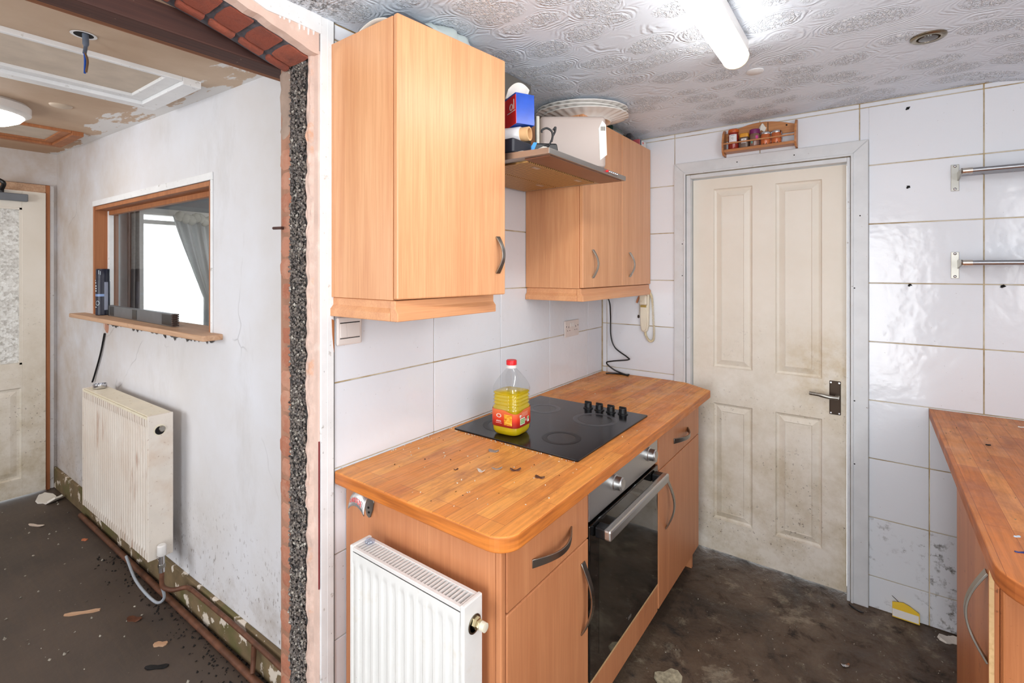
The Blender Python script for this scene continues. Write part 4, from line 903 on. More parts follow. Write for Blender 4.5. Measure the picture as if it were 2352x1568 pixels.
# scar in the plaster below the sill
sc = thing('plaster_scar', 'broken plaster gap with bare brick under the hatch sill', 'wall damage', HW(-1.98, -0.001, 1.12), HA)
b = MB(); rough_block(b, -0.035, 0.03, -0.003, 0.02, 0.0, 0.076, 0.004, 4, 1, 4, 5); b.build('bare_patch', M['brick'], sc, local=True, smooth=50)
b = MB(); rough_block(b, -0.05, -0.012, -0.006, 0.01, 0.02, 0.076, 0.005, 4, 1, 4, 9); b.build('plaster_lump', M['tornp'], sc, local=True, smooth=50)
b = MB()
for k in range(60):
    x = R.uniform(-1.95, -0.66); c = HW(x, -0.004, 1.192 - R.random() * 0.018); blob(b, c, R.uniform(0.006, 0.014), (1.4, 0.5, 0.7))
tag(b.build('crumbling_filler', plain('sooty_filler', S(92, 86, 82), 0.9, var=0.3, scale=40)), 'dark crumbling filler along the underside of the hatch sill', 'filler', kind='stuff')

# ------------------------------------------------------------------ things on the hatch sill
sp = thing('spray_can', 'navy blue aerosol can standing on the hatch sill', 'can', HW(-2.07, 0.005, 1.221), HA)
MB().lathe([(0.030, 0), (0.033, 0.003), (0.033, 0.19), (0.031, 0.2), (0.0315, 0.203), (0.0315, 0.262), (0.029, 0.266)], (0, 0, 0), 32).build('can_body', plain('navy_can', S(14, 16, 40), 0.4), sp, local=True, smooth=35)
cb = MB(); n = 20
def arc(b, r, a0, a1, z0, z1, n=12):
    vs = [(r * math.cos(a0 + (a1 - a0) * k / n), r * math.sin(a0 + (a1 - a0) * k / n), z) for z in (z0, z1) for k in range(n + 1)]
    b.add(vs, [(k, k + 1, n + 2 + k, n + 1 + k) for k in range(n)])
ca = -0.7
arc(cb, 0.0334, ca - 1.5, ca + 0.75, 0.108, 0.122); cb.build('pale_band', plain('pale_blue_print', S(124, 150, 196), 0.4), sp, local=True)
cb = MB(); arc(cb, 0.0334, ca + 0.62, ca + 1.2, 0.03, 0.19)
cb.build('side_label', plain('grey_blue_label', S(150, 156, 176), 0.4), sp, local=True)
cb = MB()
for k, zz in enumerate((0.136, 0.15, 0.164, 0.182, 0.196)): arc(cb, 0.0335, ca - 1.2, ca - 0.55 - 0.12 * (k > 2) - 0.1 * (k > 3), zz, zz + 0.007, 6)
for k in range(24):
    a = 2 * PI * k / 24; aa = ca - 0.35 + 0.30 * math.cos(a); zz = 0.07 + 0.012 * math.sin(a)
    arc(cb, 0.0335, aa - 0.04, aa + 0.04, zz - 0.0012, zz + 0.0012, 1)
arc(cb, 0.0335, ca - 1.2, ca - 0.5, 0.045, 0.049, 5); arc(cb, 0.0322, ca - 0.2, ca - 0.12, 0.235, 0.258, 1); arc(cb, 0.0322, ca + 0.05, ca + 0.12, 0.232, 0.252, 1)
cb.build('white_print', plain('white_print', S(206, 220, 230), 0.5), sp, local=True)
p0 = Vector(HW(-1.99, 0.02, 1.221)); p1 = Vector(HW(-1.05, -0.005, 1.221)); ang = math.atan2((p1 - p0).y, (p1 - p0).x); LL = (p1 - p0).length
lvl = thing('spirit_level', 'grey box section spirit level lying on the hatch sill', 'spirit level', tuple(p0), ang)
MB().box(0.012, LL - 0.012, -0.012, 0.012, 0.0, 0.058).build('level_body', plain('grey_aluminium', S(112, 114, 118), 0.4, metal=0.5), lvl, local=True, bevel=0.002)
for (a, c) in ((0.03, 0.1), (0.4, 0.47), (LL - 0.13, LL - 0.012)): MB().box(a, c, -0.0135, 0.0135, 0.004, 0.054).build('vial_window', M['black'], lvl, local=True, bevel=0.002)
MB().box(0.0, 0.012, -0.013, 0.013, 0.0, 0.059).build('end_cap', M['black'], lvl, local=True)
for k in range(7): MB().box(LL - 0.012, LL + 0.003, -0.013, 0.013, 0.002 + k * 0.0082, 0.008 + k * 0.0082).build('end_cap_rib', plain('brown_rubber', S(70, 52, 44), 0.6) if k == 0 else bpy.data.materials['brown_rubber'], lvl, local=True)
tag(MB().prism([(-0.02, 0), (0.014, -0.004), (0.02, 0.006), (-0.004, 0.012)], 'Z', 1.2205, 1.226).build('orange_scrap', plain('orange_plastic', S(226, 92, 40), 0.5), local=True), 'small orange scrap at the right end of the hatch sill', 'scrap').location = HW(-0.76, 0.03, 0)

# ------------------------------------------------------------------ annex ceiling fittings
def coffer(name, label, x0, x1, y0, y1, mat, pm, bw, drop):
    t = thing(name, label, 'ceiling hatch', (x0, (y0 + y1) / 2, zl(x0)), kind='structure')
    zf = lambda x: zl(x)
    def bar(nm, a, c, d, e, h0, h1):
        vs = [(x, y, zl(x) - hh) for hh in (h0, h1) for y in (d, e) for x in (a, c)]
        MB().add(vs, [(0, 1, 3, 2), (4, 6, 7, 5), (0, 4, 5, 1), (2, 3, 7, 6), (0, 2, 6, 4), (1, 5, 7, 3)]).build(nm, mat, t, bevel=0.003)
    bar('moulding_outer', x0, x0 + bw, y0, y1, -0.002, drop); bar('moulding_inner', x0 + bw, x0 + bw * 1.8, y0, y1 - bw, -0.002, drop * 0.5)
    bar('moulding_end', x0 + bw, x1, y1 - bw, y1, -0.002, drop); bar('moulding_end_inner', x0 + bw * 1.8, x1 - 0.018, y1 - bw * 1.8, y1 - bw, -0.002, drop * 0.5)
    bar('moulding_near', x1 - 0.018, x1, y0, y1 - bw, -0.002, drop * 0.6)
    vs = [(x, y, zl(x) - hh) for hh in (-0.002, 0.003) for y in (y0, y1 - bw * 1.8) for x in (x0 + bw * 1.8, x1 - 0.018)]
    MB().add(vs, [(0, 1, 3, 2), (4, 6, 7, 5), (0, 4, 5, 1), (2, 3, 7, 6), (0, 2, 6, 4), (1, 5, 7, 3)]).build('hatch_panel', pm, t)
coffer('loft_hatch', 'large ceiling hatch panel with white moulding in the annex', -1.27, -0.77, -3.2, -1.865, M['paint'], plain('beige_board', S(206, 190, 172), 0.7), 0.062, 0.028)
coffer('loft_hatch', 'smaller brown framed ceiling hatch near the frosted door', -2.72, -2.22, -3.0, -1.9, M['timber_lining'], bpy.data.materials['beige_board'], 0.05, 0.024)
lx, ly = -1.86, -2.335
la = thing('ceiling_lamp', 'round white ceiling lamp glowing at far left', 'lamp', (lx, ly, zl(lx) - 0.09))
MB().lathe([(0.15, 0.03), (0.17, 0.045), (0.17, 0.075), (0.155, 0.09)], (0, 0, 0), 48).build('lamp_rim', M['white'], la, local=True, smooth=40)
MB().lathe([(0.05, -0.012), (0.1, -0.004), (0.135, 0.014), (0.149, 0.032), (0.145, 0.036)], (0, 0, 0), 48).build('lamp_diffuser', m_emit('lamp_glow', (1, 0.98, 0.95, 1), 9.0), la, local=True, smooth=60)
tag(MB().lathe([(0.03, -0.008), (0.038, -0.005), (0.041, 0.0), (0.035, 0.002)], (-1.66, -2.10, zl(-1.66)), 32).build('blanking_plate', plain('tan_plate', S(206, 186, 164), 0.5), smooth=40), 'round tan blanking plate on the annex ceiling beside the lamp', 'plate')
hx, hy = -0.63, -2.24
jh = thing('cut_out_hole', 'round hole in the annex ceiling with a loose wire', 'ceiling hole', (hx, hy, zl(hx) - 0.0))
MB().lathe([(0.025, -0.0012), (0.025, 0.0)], (-0.006, 0, 0), 28).build('dark_hole', M['dark'], jh, local=True)
b = MB(); n = 28; vs = [(rr * math.cos(2 * PI * k / n) - 0.004, rr * math.sin(2 * PI * k / n), -0.002) for rr in (0.032, 0.024) for k in range(n)]
b.add(vs, [(k, (k + 1) % n, n + (k + 1) % n, n + k) for k in range(n)]); b.build('torn_edge', M['paint'], jh, local=True)
b = MB().tube(spline([(0.01, 0, 0.02), (0.0, 0.004, -0.03), (0.006, 0.0, -0.06)], 6), [0.008] * 7 + [0.005] * 6, 10); b.build('grey_sheath', plain('grey_sheath', S(86, 96, 112), 0.5), jh, local=True, smooth=50)
for k, (cx, c) in enumerate(((0.0, S(30, 80, 170)), (0.008, S(110, 84, 60)))):
    b = MB().tube(spline([(0.005, 0, -0.055), (0.012 + cx, 0.004 * k, -0.085), (0.022 + cx * 2, -0.003, -0.125)], 6), 0.003, 8); b.build('wire_core', plain('wire_%d' % k, c, 0.4), jh, local=True, smooth=50)

# ------------------------------------------------------------------ kitchen ceiling fittings
bt = thing('batten_light', 'long glowing white strip light on the kitchen ceiling', 'light', (0.935, -1.6, HC))
BY0, BY1 = -2.45, -0.945
MB().box(0.8935, 0.9765, BY0, BY1 + 0.0, HC - 0.038, HC - 0.001).build('housing', M['white'], bt, bevel=0.004)
pf = [(0.8945 + 0.081 * (0.5 - 0.5 * math.cos(PI * k / 14)), HC - 0.037 - 0.042 * math.sin(PI * k / 14) ** 0.8) for k in range(15)]
MB().prism(pf, 'Y', BY0, BY1 + 0.004).build('diffuser', m_emit('strip_light_glow', (1.0, 0.985, 0.955, 1), BATTEN), bt, smooth=40, bevel=0.002)
pf2 = [(0.935 + (x - 0.935) * 1.03, HC - 0.02 + (zz - HC + 0.02) * 1.05) for x, zz in pf]
MB().prism(pf2, 'Y', BY1 + 0.0045, BY1 + 0.014).build('end_cap', M['ivory'], bt, bevel=0.003)
sd = thing('downlight', 'round bronze recessed downlight in the kitchen ceiling', 'light', (1.438, -0.63, HC))
n = 32; b = MB(); b.lathe([(0.046, 0.0), (0.046, -0.004), (0.041, -0.008), (0.03, -0.006), (0.028, -0.0005)], (0, 0, 0), n); b.build('bezel', m_metal('bronze_bezel', (0.3, 0.25, 0.18, 1), 0.22), sd, local=True, smooth=50)
MB().lathe([(0.026, -0.001), (0.024, -0.0075), (0.012, -0.0085)], (0, 0, 0), n).build('bulb_face', plain('dull_lens', S(70, 60, 52), 0.1), sd, local=True, smooth=50)
tag(MB().lathe([(0.026, -0.006), (0.03, -0.003), (0.03, 0.001)], (0.945, -0.662, HC), 20, 2.2).build('ceiling_rose_remnant', M['paint'], smooth=50), 'small patched bump on the ceiling beyond the strip light', 'patch')

# ------------------------------------------------------------------ cooking oil bottle
ob = thing('oil_bottle', 'large plastic bottle of yellow cooking oil with red cap on the hob', 'bottle', (0.232, -1.222, HZ + 0.0005), math.radians(4))
BR = 0.0575
prof = [(0.040, 0.0, 3), (0.052, 0.004, 4), (BR, 0.016, 4.5), (BR, 0.03, 5), (BR - 0.0008, 0.034, 5), (BR - 0.0008, 0.088, 5), (BR, 0.092, 5), (BR, 0.100, 4.5)]
for k in range(4):
    z0 = 0.104 + k * 0.012; prof += [(BR - 0.004, z0, 4.5), (BR - 0.0045, z0 + 0.004, 4.5), (BR - 0.001, z0 + 0.007, 4.5), (BR - 0.001, z0 + 0.009, 4.5)]
prof += [(BR - 0.001, 0.152, 4.5), (BR + 0.001, 0.162, 4), (BR, 0.172, 3.6), (0.052, 0.186, 3.2), (0.042, 0.203, 2.8), (0.030, 0.220, 2.4), (0.019, 0.233, 2), (0.0165, 0.237, 2), (0.0165, 0.247, 2)]
MB().lathe([(r, z) for r, z, e in prof], (0, 0, 0), 64, [e for r, z, e in prof]).build('plastic_shell', m_clear('clear_plastic', (0.93, 0.94, 0.94, 1), 0.25, 0.06), ob, local=True, smooth=50)
op = [(r - 0.0022, z + 0.0015, e) for r, z, e in prof if z < 0.152] + [(BR - 0.003, 0.151, 4.5), (BR - 0.004, 0.152, 4.5)]
ot = NT('golden_oil'); ot.color(S(250, 222, 24)); ot.rough(0.05); ot.p.inputs['Transmission Weight'].default_value = 0.5; ot.p.inputs['IOR'].default_value = 1.12
MB().lathe([(r, z) for r, z, e in op], (0, 0, 0), 64, [e for r, z, e in op]).build('oil', ot.m, ob, local=True, smooth=50)
capm = M['red']
MB().lathe([(0.0195, 0.236), (0.0195, 0.247)], (0, 0, 0), 32).build('cap_collar', M['white'], ob, local=True, smooth=40)
MB().lathe([(0.0190, 0.2475), (0.0192, 0.262), (0.0175, 0.2645)], (0, 0, 0), 32).build('cap', M['red'], ob, local=True, smooth=40, label='red screw cap')
def sleeve(b, r, e, a0, a1, z0, z1, n=40, zc=None):
    vs = []
    for zz in (0, 1):
        for k in range(n + 1):
            a = a0 + (a1 - a0) * k / n; ca, sa = math.cos(a), math.sin(a); rad = r / ((abs(ca) ** e + abs(sa) ** e) ** (1 / e))
            vs.append((rad * ca, rad * sa, (z0, z1)[zz] + (zc(a) if zc and zz else 0)))
    b.add(vs, [(k, k + 1, n + 2 + k, n + 1 + k) for k in range(n)])
# printed label: front (towards -Y) with chips picture, side (towards +X) with text and green panel
lm = NT('printed_red_label'); lz = lm.sep(lm.tc.outputs['Object'])
lm.color(lm.ramp(lm.math('MULTIPLY', lz[2], 10.0), [(0.32, S(132, 24, 14)), (0.5, S(190, 36, 22)), (0.62, S(222, 62, 34)), (0.9, S(232, 120, 70))])); lm.rough(0.35)
lb = MB(); sleeve(lb, BR + 0.0003, 5, -PI, PI, 0.034, 0.090, 120, lambda a: 0.010 * max(0, math.cos(2 * (a + PI / 4))) ** 2 * -1 + 0.004); lo_ = lb.build('label', lm.m, ob, local=True, smooth=50)
def lab(nm, mat, a0, a1, z0, z1, lift=0.0007, n=10):
    b = MB(); sleeve(b, BR + lift, 5, a0, a1, z0, z1, n); return b.build(nm, mat, lo_, local=True, smooth=50)
chips = NT('chips_picture'); vv = chips.mapping((60, 60, 160), rot=(0.3, 0.5, 0.2)); chips.color(chips.ramp(chips.noise(vv, 1.2, 3), [(0.3, S(196, 96, 20)), (0.5, S(238, 170, 40)), (0.7, S(252, 206, 90))])); chips.rough(0.35)
lab('chips_picture', chips.m, -1.48, -0.98, 0.042, 0.080)
pw = plain('label_white', S(240, 232, 224), 0.4); pg = plain('label_green', S(146, 190, 120), 0.4)
lab('green_panel_border', pw, -0.52, -0.02, 0.042, 0.066); lab('green_panel', pg, -0.49, -0.05, 0.045, 0.063, 0.001)
for k in range(2): lab('green_panel_line', plain('panel_pale', S(206, 226, 190), 0.4) if k == 0 else bpy.data.materials['panel_pale'], -0.48, -0.06, 0.0505 + k * 0.006, 0.052 + k * 0.006, 0.0012)
lab('small_print_box', pw, 0.06, 0.14, 0.05, 0.058); lab('small_print_box', pw, 0.24, 0.44, 0.044, 0.064); lab('small_print_leaf', pg, 0.28, 0.42, 0.053, 0.063, 0.001)
pp = plain('label_pale_print', S(250, 196, 178), 0.4)
lab('print_line', pw, -0.56, -0.4, 0.073, 0.078); lab('print_line', pw, -0.56, -0.42, 0.069, 0.0715)
for k in range(4): lab('print_line', pp, -0.36, 0.3, 0.070 + k * 0.004, 0.0713 + k * 0.004)
for k in range(5): lab('lettering', pw, -2.02 + k * 0.07, -1.98 + k * 0.07, 0.051, 0.0555 + 0.001 * (k % 2))
lab('lettering', pp, -2.05, -1.65, 0.046, 0.0475)
b = MB()
for k in range(20):
    a = 2 * PI * k / 20; sleeve(b, BR + 0.0008, 5, -1.85 + 0.14 * math.cos(a) - 0.03, -1.85 + 0.14 * math.cos(a) + 0.03, 0.073 + 0.006 * math.sin(a) - 0.001, 0.073 + 0.006 * math.sin(a) + 0.001, 2)
b.build('oval_emblem', pw, lo_, local=True)

# ------------------------------------------------------------------ wall plates, phone, cable
sk = thing('double_socket', 'white double socket plate under the corner wall cabinet', 'socket', (0.0, -0.376, 1.17))
MB().box(0.0, 0.009, -0.45, -0.302, 1.127, 1.213).build('plate', M['switch'], sk, bevel=0.003)
for dy in (-0.414, -0.338):
    for (a, c, ww, hh) in ((0, 1.178, 0.004, 0.009), (-0.011, 1.16, 0.006, 0.004), (0.011, 1.16, 0.006, 0.004)):
        MB().box(0.009, 0.0094, dy + a - ww / 2, dy + a + ww / 2, c - hh / 2, c + hh / 2).build('pin_slot', M['dark'], sk)
for dy in (-0.388, -0.364): MB().prism([(0.009, 1.178), (0.0125, 1.181), (0.0105, 1.199), (0.009, 1.199)], 'Y', dy - 0.008, dy + 0.008).build('rocker', M['white'], sk)
for dy in (-0.437, -0.315): MB().lathe([(0.003, 0), (0.003, 0.0006)], (0.009, dy, 1.182), 10, axis='X').build('screw', M['dark'], sk)
sw = thing('light_switch', 'white rocker light switch below the near wall cabinet', 'switch', (0.0, -1.752, 1.29))
MB().box(0.0, 0.011, -1.797, -1.709, 1.252, 1.338).build('plate', M['switch'], sw, bevel=0.005)
for (a, c) in ((-1.787, -1.7655), (-1.7645, -1.719)): MB().prism([(0.0105, 1.275), (0.0145, 1.277), (0.0115, 1.318), (0.0105, 1.318)], 'Y', a, c).build('rocker', M['switch'], sw, bevel=0.001)
MB().box(0.0109, 0.0114, -1.788, -1.718, 1.272, 1.2745).box(0.0109, 0.0114, -1.788, -1.718, 1.3185, 1.3215).build('rocker_gap', M['dark'], sw)

cb_ = MB().tube(spline([(0.13, -0.30, 1.39), (0.10, -0.12, 1.31), (0.075, -0.045, 1.22), (0.075, -0.04, 1.1), (0.1, -0.035, 1.03), (0.175, -0.04, 0.985), (0.185, -0.05, 0.972), (0.1, -0.07, 0.958), (0.062, -0.07, 0.943), (0.1, -0.05, 0.905), (0.16, -0.04, 0.885), (0.185, -0.03, 0.8845)], 10), 0.0042, 8)
tag(cb_.build('black_cable', M['black'], smooth=50), 'black cable zigzagging from the corner cabinet down to the worktop', 'cable')
bg_ = MB().tube(spline([(0.06, -0.075, 0.884), (0.1, -0.05, 0.8845), (0.15, -0.045, 0.8845), (0.19, -0.06, 0.8845)], 8), 0.0045, 8)
tag(bg_.build('black_cable', M['black'], smooth=50), 'short black cable end lying in the worktop corner', 'cable')
ph = thing('wall_phone', 'yellowed entry phone with a coiled cord beside the corner cabinet', 'phone', (0.268, -0.002, 1.24))
def phb(u, v): return u
MB().prism([(0.24, 1.345), (0.245, 1.355), (0.292, 1.355), (0.297, 1.345), (0.293, 1.17), (0.286, 1.14), (0.278, 1.133), (0.26, 1.133), (0.252, 1.14), (0.246, 1.17)], 'Y', -0.026, -0.001).build('phone_base', M['ivory'], ph, bevel=0.005, seg=3)
MB().prism([(0.247, 1.335), (0.252, 1.345), (0.286, 1.345), (0.291, 1.335), (0.29, 1.285), (0.248, 1.285)], 'Y', -0.046, -0.02).build('earpiece', M['ivory'], ph, bevel=0.008, seg=3)
MB().prism([(0.249, 1.282), (0.289, 1.282), (0.288, 1.19), (0.283, 1.15), (0.272, 1.138), (0.262, 1.14), (0.255, 1.15), (0.25, 1.19)], 'Y', -0.034, -0.022).build('handset_grip', M['ivory'], ph, bevel=0.004, seg=3)
MB().box(0.252, 0.286, -0.0365, -0.03, 1.272, 1.284).build('switch_slot', plain('aged_amber', S(176, 146, 70), 0.5), ph, bevel=0.001)
path = spline([(0.272, -0.012, 1.135), (0.275, -0.014, 1.115), (0.295, -0.016, 1.085), (0.317, -0.016, 1.09), (0.323, -0.014, 1.13), (0.318, -0.012, 1.2), (0.314, -0.012, 1.28), (0.308, -0.012, 1.33), (0.296, -0.012, 1.355)], 26)
pts = []
for i, p in enumerate(path):
    d = (path[min(i + 1, len(path) - 1)] - path[max(i - 1, 0)]).normalized(); sd_ = d.cross(Vector((0, 1, 0))).normalized()
    for q in range(4):
        if i == len(path) - 1: break
        pp_ = p.lerp(path[i + 1], q / 4); a = (i + q / 4) * 2 * PI / 2.6
        pts.append(pp_ + sd_ * 0.0055 * math.cos(a) + Vector((0, 1, 0)) * 0.0055 * math.sin(a))
MB().tube(pts, 0.0014, 6).build('coiled_cord', plain('cord_plastic', S(226, 212, 176), 0.4), ph, smooth=60)
MB().tube(spline([(0.25, -0.016, 1.345), (0.232, -0.016, 1.32), (0.222, -0.014, 1.295)], 6), 0.006, 8).build('wire_clip', M['base'], ph, smooth=50)
MB().tube(spline([(0.25, -0.01, 1.33), (0.236, -0.01, 1.29), (0.236, -0.01, 1.25), (0.231, -0.01, 1.225)], 6), 0.0016, 6).build('thin_lead', M['ivory'], ph, smooth=50)
MB().lathe([(0.003, 0), (0.006, 0.004), (0.005, 0.014), (0.002, 0.018)], (0.2305, -0.01, 1.208), 12).build('lead_plug', M['bronze'], ph, smooth=50)

# ------------------------------------------------------------------ bottle opener on the cabinet end
bo = thing('bottle_opener', 'metal bottle opener with red lettering screwed to the near cabinet end', 'bottle opener', (0.103, -1.7625, 0.80))
EY = -1.7625
MB().prism([(0.085, 0.83), (0.1, 0.836), (0.135, 0.832), (0.142, 0.81), (0.136, 0.785), (0.126, 0.764), (0.118, 0.76), (0.108, 0.766), (0.1, 0.785), (0.086, 0.806)], 'Y', EY - 0.004, EY - 0.0002).build('back_plate', M['nickel'], bo, bevel=0.0015)
def hoodf(u, v):
    a = -0.3 + 1.5 * v; x = 0.064 + 0.066 * u
    out = 0.006 + 0.028 * math.sin(min(1.25, 0.15 + v * 1.25)) ; z = 0.836 - 0.043 * v ** 1.3 - 0.012 * (abs(u - 0.5) * 2) ** 2 * (v > 0.5) * v + 0.006 * (1 - (2 * u - 1) ** 2)
    return (x + (u - 0.5) * 0.008 * v, EY - out, z - 0.010 * abs(2 * u - 1) ** 3 * (1 - v))
MB().grid(hoodf, 16, 12).build('cap_lifter', M['steel'], bo, smooth=60, thick=0.003)
b = MB()
for k in range(9):
    u = 0.16 + k * 0.082; v0, v1 = 0.55, 0.78; w_ = 0.02; sl = 0.02 if k % 2 else -0.015
    q = [hoodf(u - w_ + sl, v0), hoodf(u + w_ + sl, v0), hoodf(u + w_ - sl, v1), hoodf(u - w_ - sl, v1)]
    b.add([(x, y - 0.0032, z) for x, y, z in q], [(0, 1, 2, 3)])
b.build('red_lettering', M['red'], bo)
for (x, z_) in ((0.12, 0.777), (0.118, 0.79)): MB().lathe([(0.0035, -0.0012), (0.003, 0)], (x, EY - 0.004, z_), 10, axis='Y').build('screw', M['dark'], bo)
tag(MB().lathe([(0.006, 0), (0.013, 0.002), (0.014, 0.006), (0.011, 0.0105), (0.004, 0.012)], (0.2, -1.823, 0.7405), 24).build('glass_pebble', m_clear('pale_blue_glass', (0.8, 0.86, 0.95, 1), 0.5), smooth=60), 'clear flat glass bead on the slotted radiator grille', 'glass bead')

# ------------------------------------------------------------------ spice rack and jars
rk = thing('spice_rack', 'small varnished pine spice rack on the tiles above the cream door', 'spice rack', (0.851, 0.0, 2.07))
pine = wood('varnished_pine', S(206, 146, 94), S(166, 102, 58), 'X', 0.35, 20)
arch = [(0.697, 2.135), (1.005, 2.135)] + [(1.005 - 0.308 * k / 12, 2.172 + 0.034 * math.sin(PI * k / 12)) for k in range(13)]
MB().prism(arch, 'Y', -0.011, -0.001).build('back_board', pine, rk, bevel=0.001)
for x0 in (0.688, 1.0055):
    MB().prism([(-0.001, 2.056), (-0.045, 2.058), (-0.064, 2.075), (-0.066, 2.12), (-0.05, 2.165), (-0.03, 2.185), (-0.001, 2.188)], 'X', x0, x0 + 0.009).build('side_panel', pine, rk, bevel=0.001)
MB().box(0.6975, 1.005, -0.062, -0.001, 2.07, 2.083).build('shelf', pine, rk, bevel=0.002)
MB().box(0.6975, 1.005, -0.066, -0.0585, 2.108, 2.1145).build('rail', pine, rk, bevel=0.001)
MB().lathe([(0.004, 0), (0.004, 0.0006)], (0.968, -0.0118, 2.172), 10, axis='Y').build('screw_hole', M['dark'], rk)
MB().box(0.887, 0.89, -0.0118, -0.011, 2.15, 2.2).build('board_joint', M['timber_dark'], rk)
wl_ = plain('jar_label', S(236, 234, 236), 0.5)
def jar(x, r, h, glass, lid, lidh, label, lab_z, square=2, clasp=False, lr=None):
    t = thing('spice_jar', label, 'jar', (x, -0.032, 2.0835), group='jars in the spice rack')
    MB().lathe([(r * 0.9, 0), (r, 0.003), (r, h * 0.8), (r * 0.92, h * 0.9), (r * 0.9, h)], (0, 0, 0), 28, square).build('jar_body', glass, t, local=True, smooth=40)
    lr = lr or r
    MB().lathe([(lr, h), (lr * 1.02, h + 0.002), (lr, h + lidh - 0.002), (lr * 0.9, h + lidh)], (0, 0, 0), 28, square).build('lid', lid, t, local=True, smooth=40)
    return t
def jl(t, r, z0, z1, mat, a0=-2.3, a1=-0.75, nm='paper_label'):
    b = MB(); arc(b, r, a0, a1, z0, z1, 10); return b.build(nm, mat, t, local=True, smooth=60)
paprika = plain('paprika_glass', S(150, 44, 34), 0.15, var=0.2, scale=40); amber = plain('chilli_lid', S(206, 96, 40), 0.3, var=0.25, scale=60)
t = jar(0.737, 0.0245, 0.082, paprika, amber, 0.018, 'tall red paprika jar at the left end of the spice rack', 0.03)
jl(t, 0.0250, 0.026, 0.072, wl_); jl(t, 0.0252, 0.031, 0.035, plain('orange_print', S(214, 110, 50), 0.5), nm='orange_stripe')
def ring_letter(t, r, z, mat):
    b = MB()
    for k in range(14):
        a = 0.7 + k * (2 * PI - 1.4) / 13; aa = -1.5 + 0.16 * math.cos(a); zz = z + 0.0048 * math.sin(a); arc(b, r, aa - 0.03, aa + 0.03, zz - 0.0011, zz + 0.0011, 1)
    b.build('printed_letter_c', mat, t, local=True)
ring_letter(t, 0.0253, 0.053, plain('grey_print', S(150, 146, 130), 0.5))
jl(t, 0.0253, 0.066, 0.068, plain('navy_print', S(70, 76, 140), 0.5), -1.85, -1.2, 'print_line')
gpd = plain('ground_pepper', S(110, 88, 76), 0.3, var=0.1)
t = jar(0.788, 0.0205, 0.052, gpd, plain('mustard_lid', S(226, 156, 40), 0.4), 0.019, 'small jar with a flat mustard yellow lid in the spice rack', 0.02, 6)
jl(t, 0.0235, 0.022, 0.044, wl_, -2.1, -1.0); ring_letter(t, 0.0238, 0.034, bpy.data.materials['grey_print'])
t = jar(0.834, 0.0235, 0.062, plain('mixed_spice_glass', S(140, 104, 92), 0.15, var=0.15), plain('purple_lid', S(122, 34, 96), 0.35), 0.022, 'jar with a purple lid in the middle of the spice rack', 0.03)
jl(t, 0.0239, 0.026, 0.05, plain('pink_print', S(214, 70, 150), 0.5), -1.25, -0.75, 'pink_label'); jl(t, 0.0239, 0.014, 0.03, plain('teal_print', S(110, 170, 160), 0.5), -2.2, -1.8, 'teal_label')
cinn = plain('orange_spice_glass', S(206, 110, 62), 0.15, var=0.12, scale=30)
for x, lbl in ((0.8815, 'orange spice jar with a steel lid, nearer the purple lidded jar'), (0.9275, 'orange spice jar with a steel lid at the right of the row')):
    t = jar(x, 0.0222, 0.051, cinn, M['chrome'], 0.011, lbl, 0.02, 2, True, 0.0235)
    jl(t, 0.0226, 0.026, 0.033, wl_)
    jl(t, 0.0225, 0.0, 0.008, plain('jar_glass_base', S(70, 60, 54), 0.1), -PI, PI, 'glass_base')
    MB().tube([(0.023, -0.004, 0.01), (0.0245, -0.004, 0.035), (0.0235, -0.004, 0.056)], 0.0014, 6).build('wire_clasp', M['chrome'], t, local=True, smooth=50)
b = MB(); b.grid(lambda u, v: (0.846 + 0.03 * u + 0.006 * v, -0.022 - 0.006 * math.sin(u * 5) + 0.003 * v, 2.158 + 0.034 * v * (0.6 + 0.4 * math.sin(u * 3 + 0.3)) - 0.004 * math.sin(u * 9)), 10, 8)
tag(b.build('paper_scrap', M['cream_p'], smooth=60, thick=0.0008), 'crumpled white paper scrap tucked behind the purple lidded jar', 'paper')

# ------------------------------------------------------------------ steel wall racks at right
def rack(z, label, tubes_below):
    t = thing('wall_rack', label, 'wall rack', (1.55, -0.0, z - 0.06))
    MB().box(1.553, 1.578, -0.004, -0.0005, z - 0.062, z + 0.045).build('bracket_plate', M['nickel'], t, bevel=0.001)
    MB().prism([(-0.004, z - 0.022), (-0.004, z + 0.012), (-0.11, z + 0.012), (-0.12, z + 0.002), (-0.11, z - 0.008)], 'X', 1.572, 1.578).build('bracket_arm', M['nickel'], t, bevel=0.001)
    MB().tube([(1.576, -0.112, z), (1.604, -0.112, z)], 0.0115, 16).build('tube_socket', m_metal('worn_chrome', (0.75, 0.7, 0.62, 1), 0.2) if 'worn_chrome' not in bpy.data.materials else bpy.data.materials['worn_chrome'], t, smooth=40)
    MB().tube([(1.604, -0.112, z), (2.24, -0.112, z)], 0.0095, 16).build('front_tube', M['tubechrome'], t, smooth=40)
    for k in range(7):
        y = -0.094 + k * 0.0135; MB().tube([(1.578, y, z - 0.002), (2.24, y, z - 0.002)], 0.0045, 8).build('rod', M['tubechrome'], t, smooth=40)
    for sz in (z - 0.054, z + 0.038): MB().lathe([(0.0055, 0), (0.004, -0.003), (0.002, -0.004)], (1.5655, -0.004, sz), 12, axis='Y').build('screw', M['chrome'], t, smooth=40)
rack(1.862, 'upper chrome tube rack on the right hand tiles', True)
rack(1.508, 'lower chrome tube rack on the right hand tiles', False)
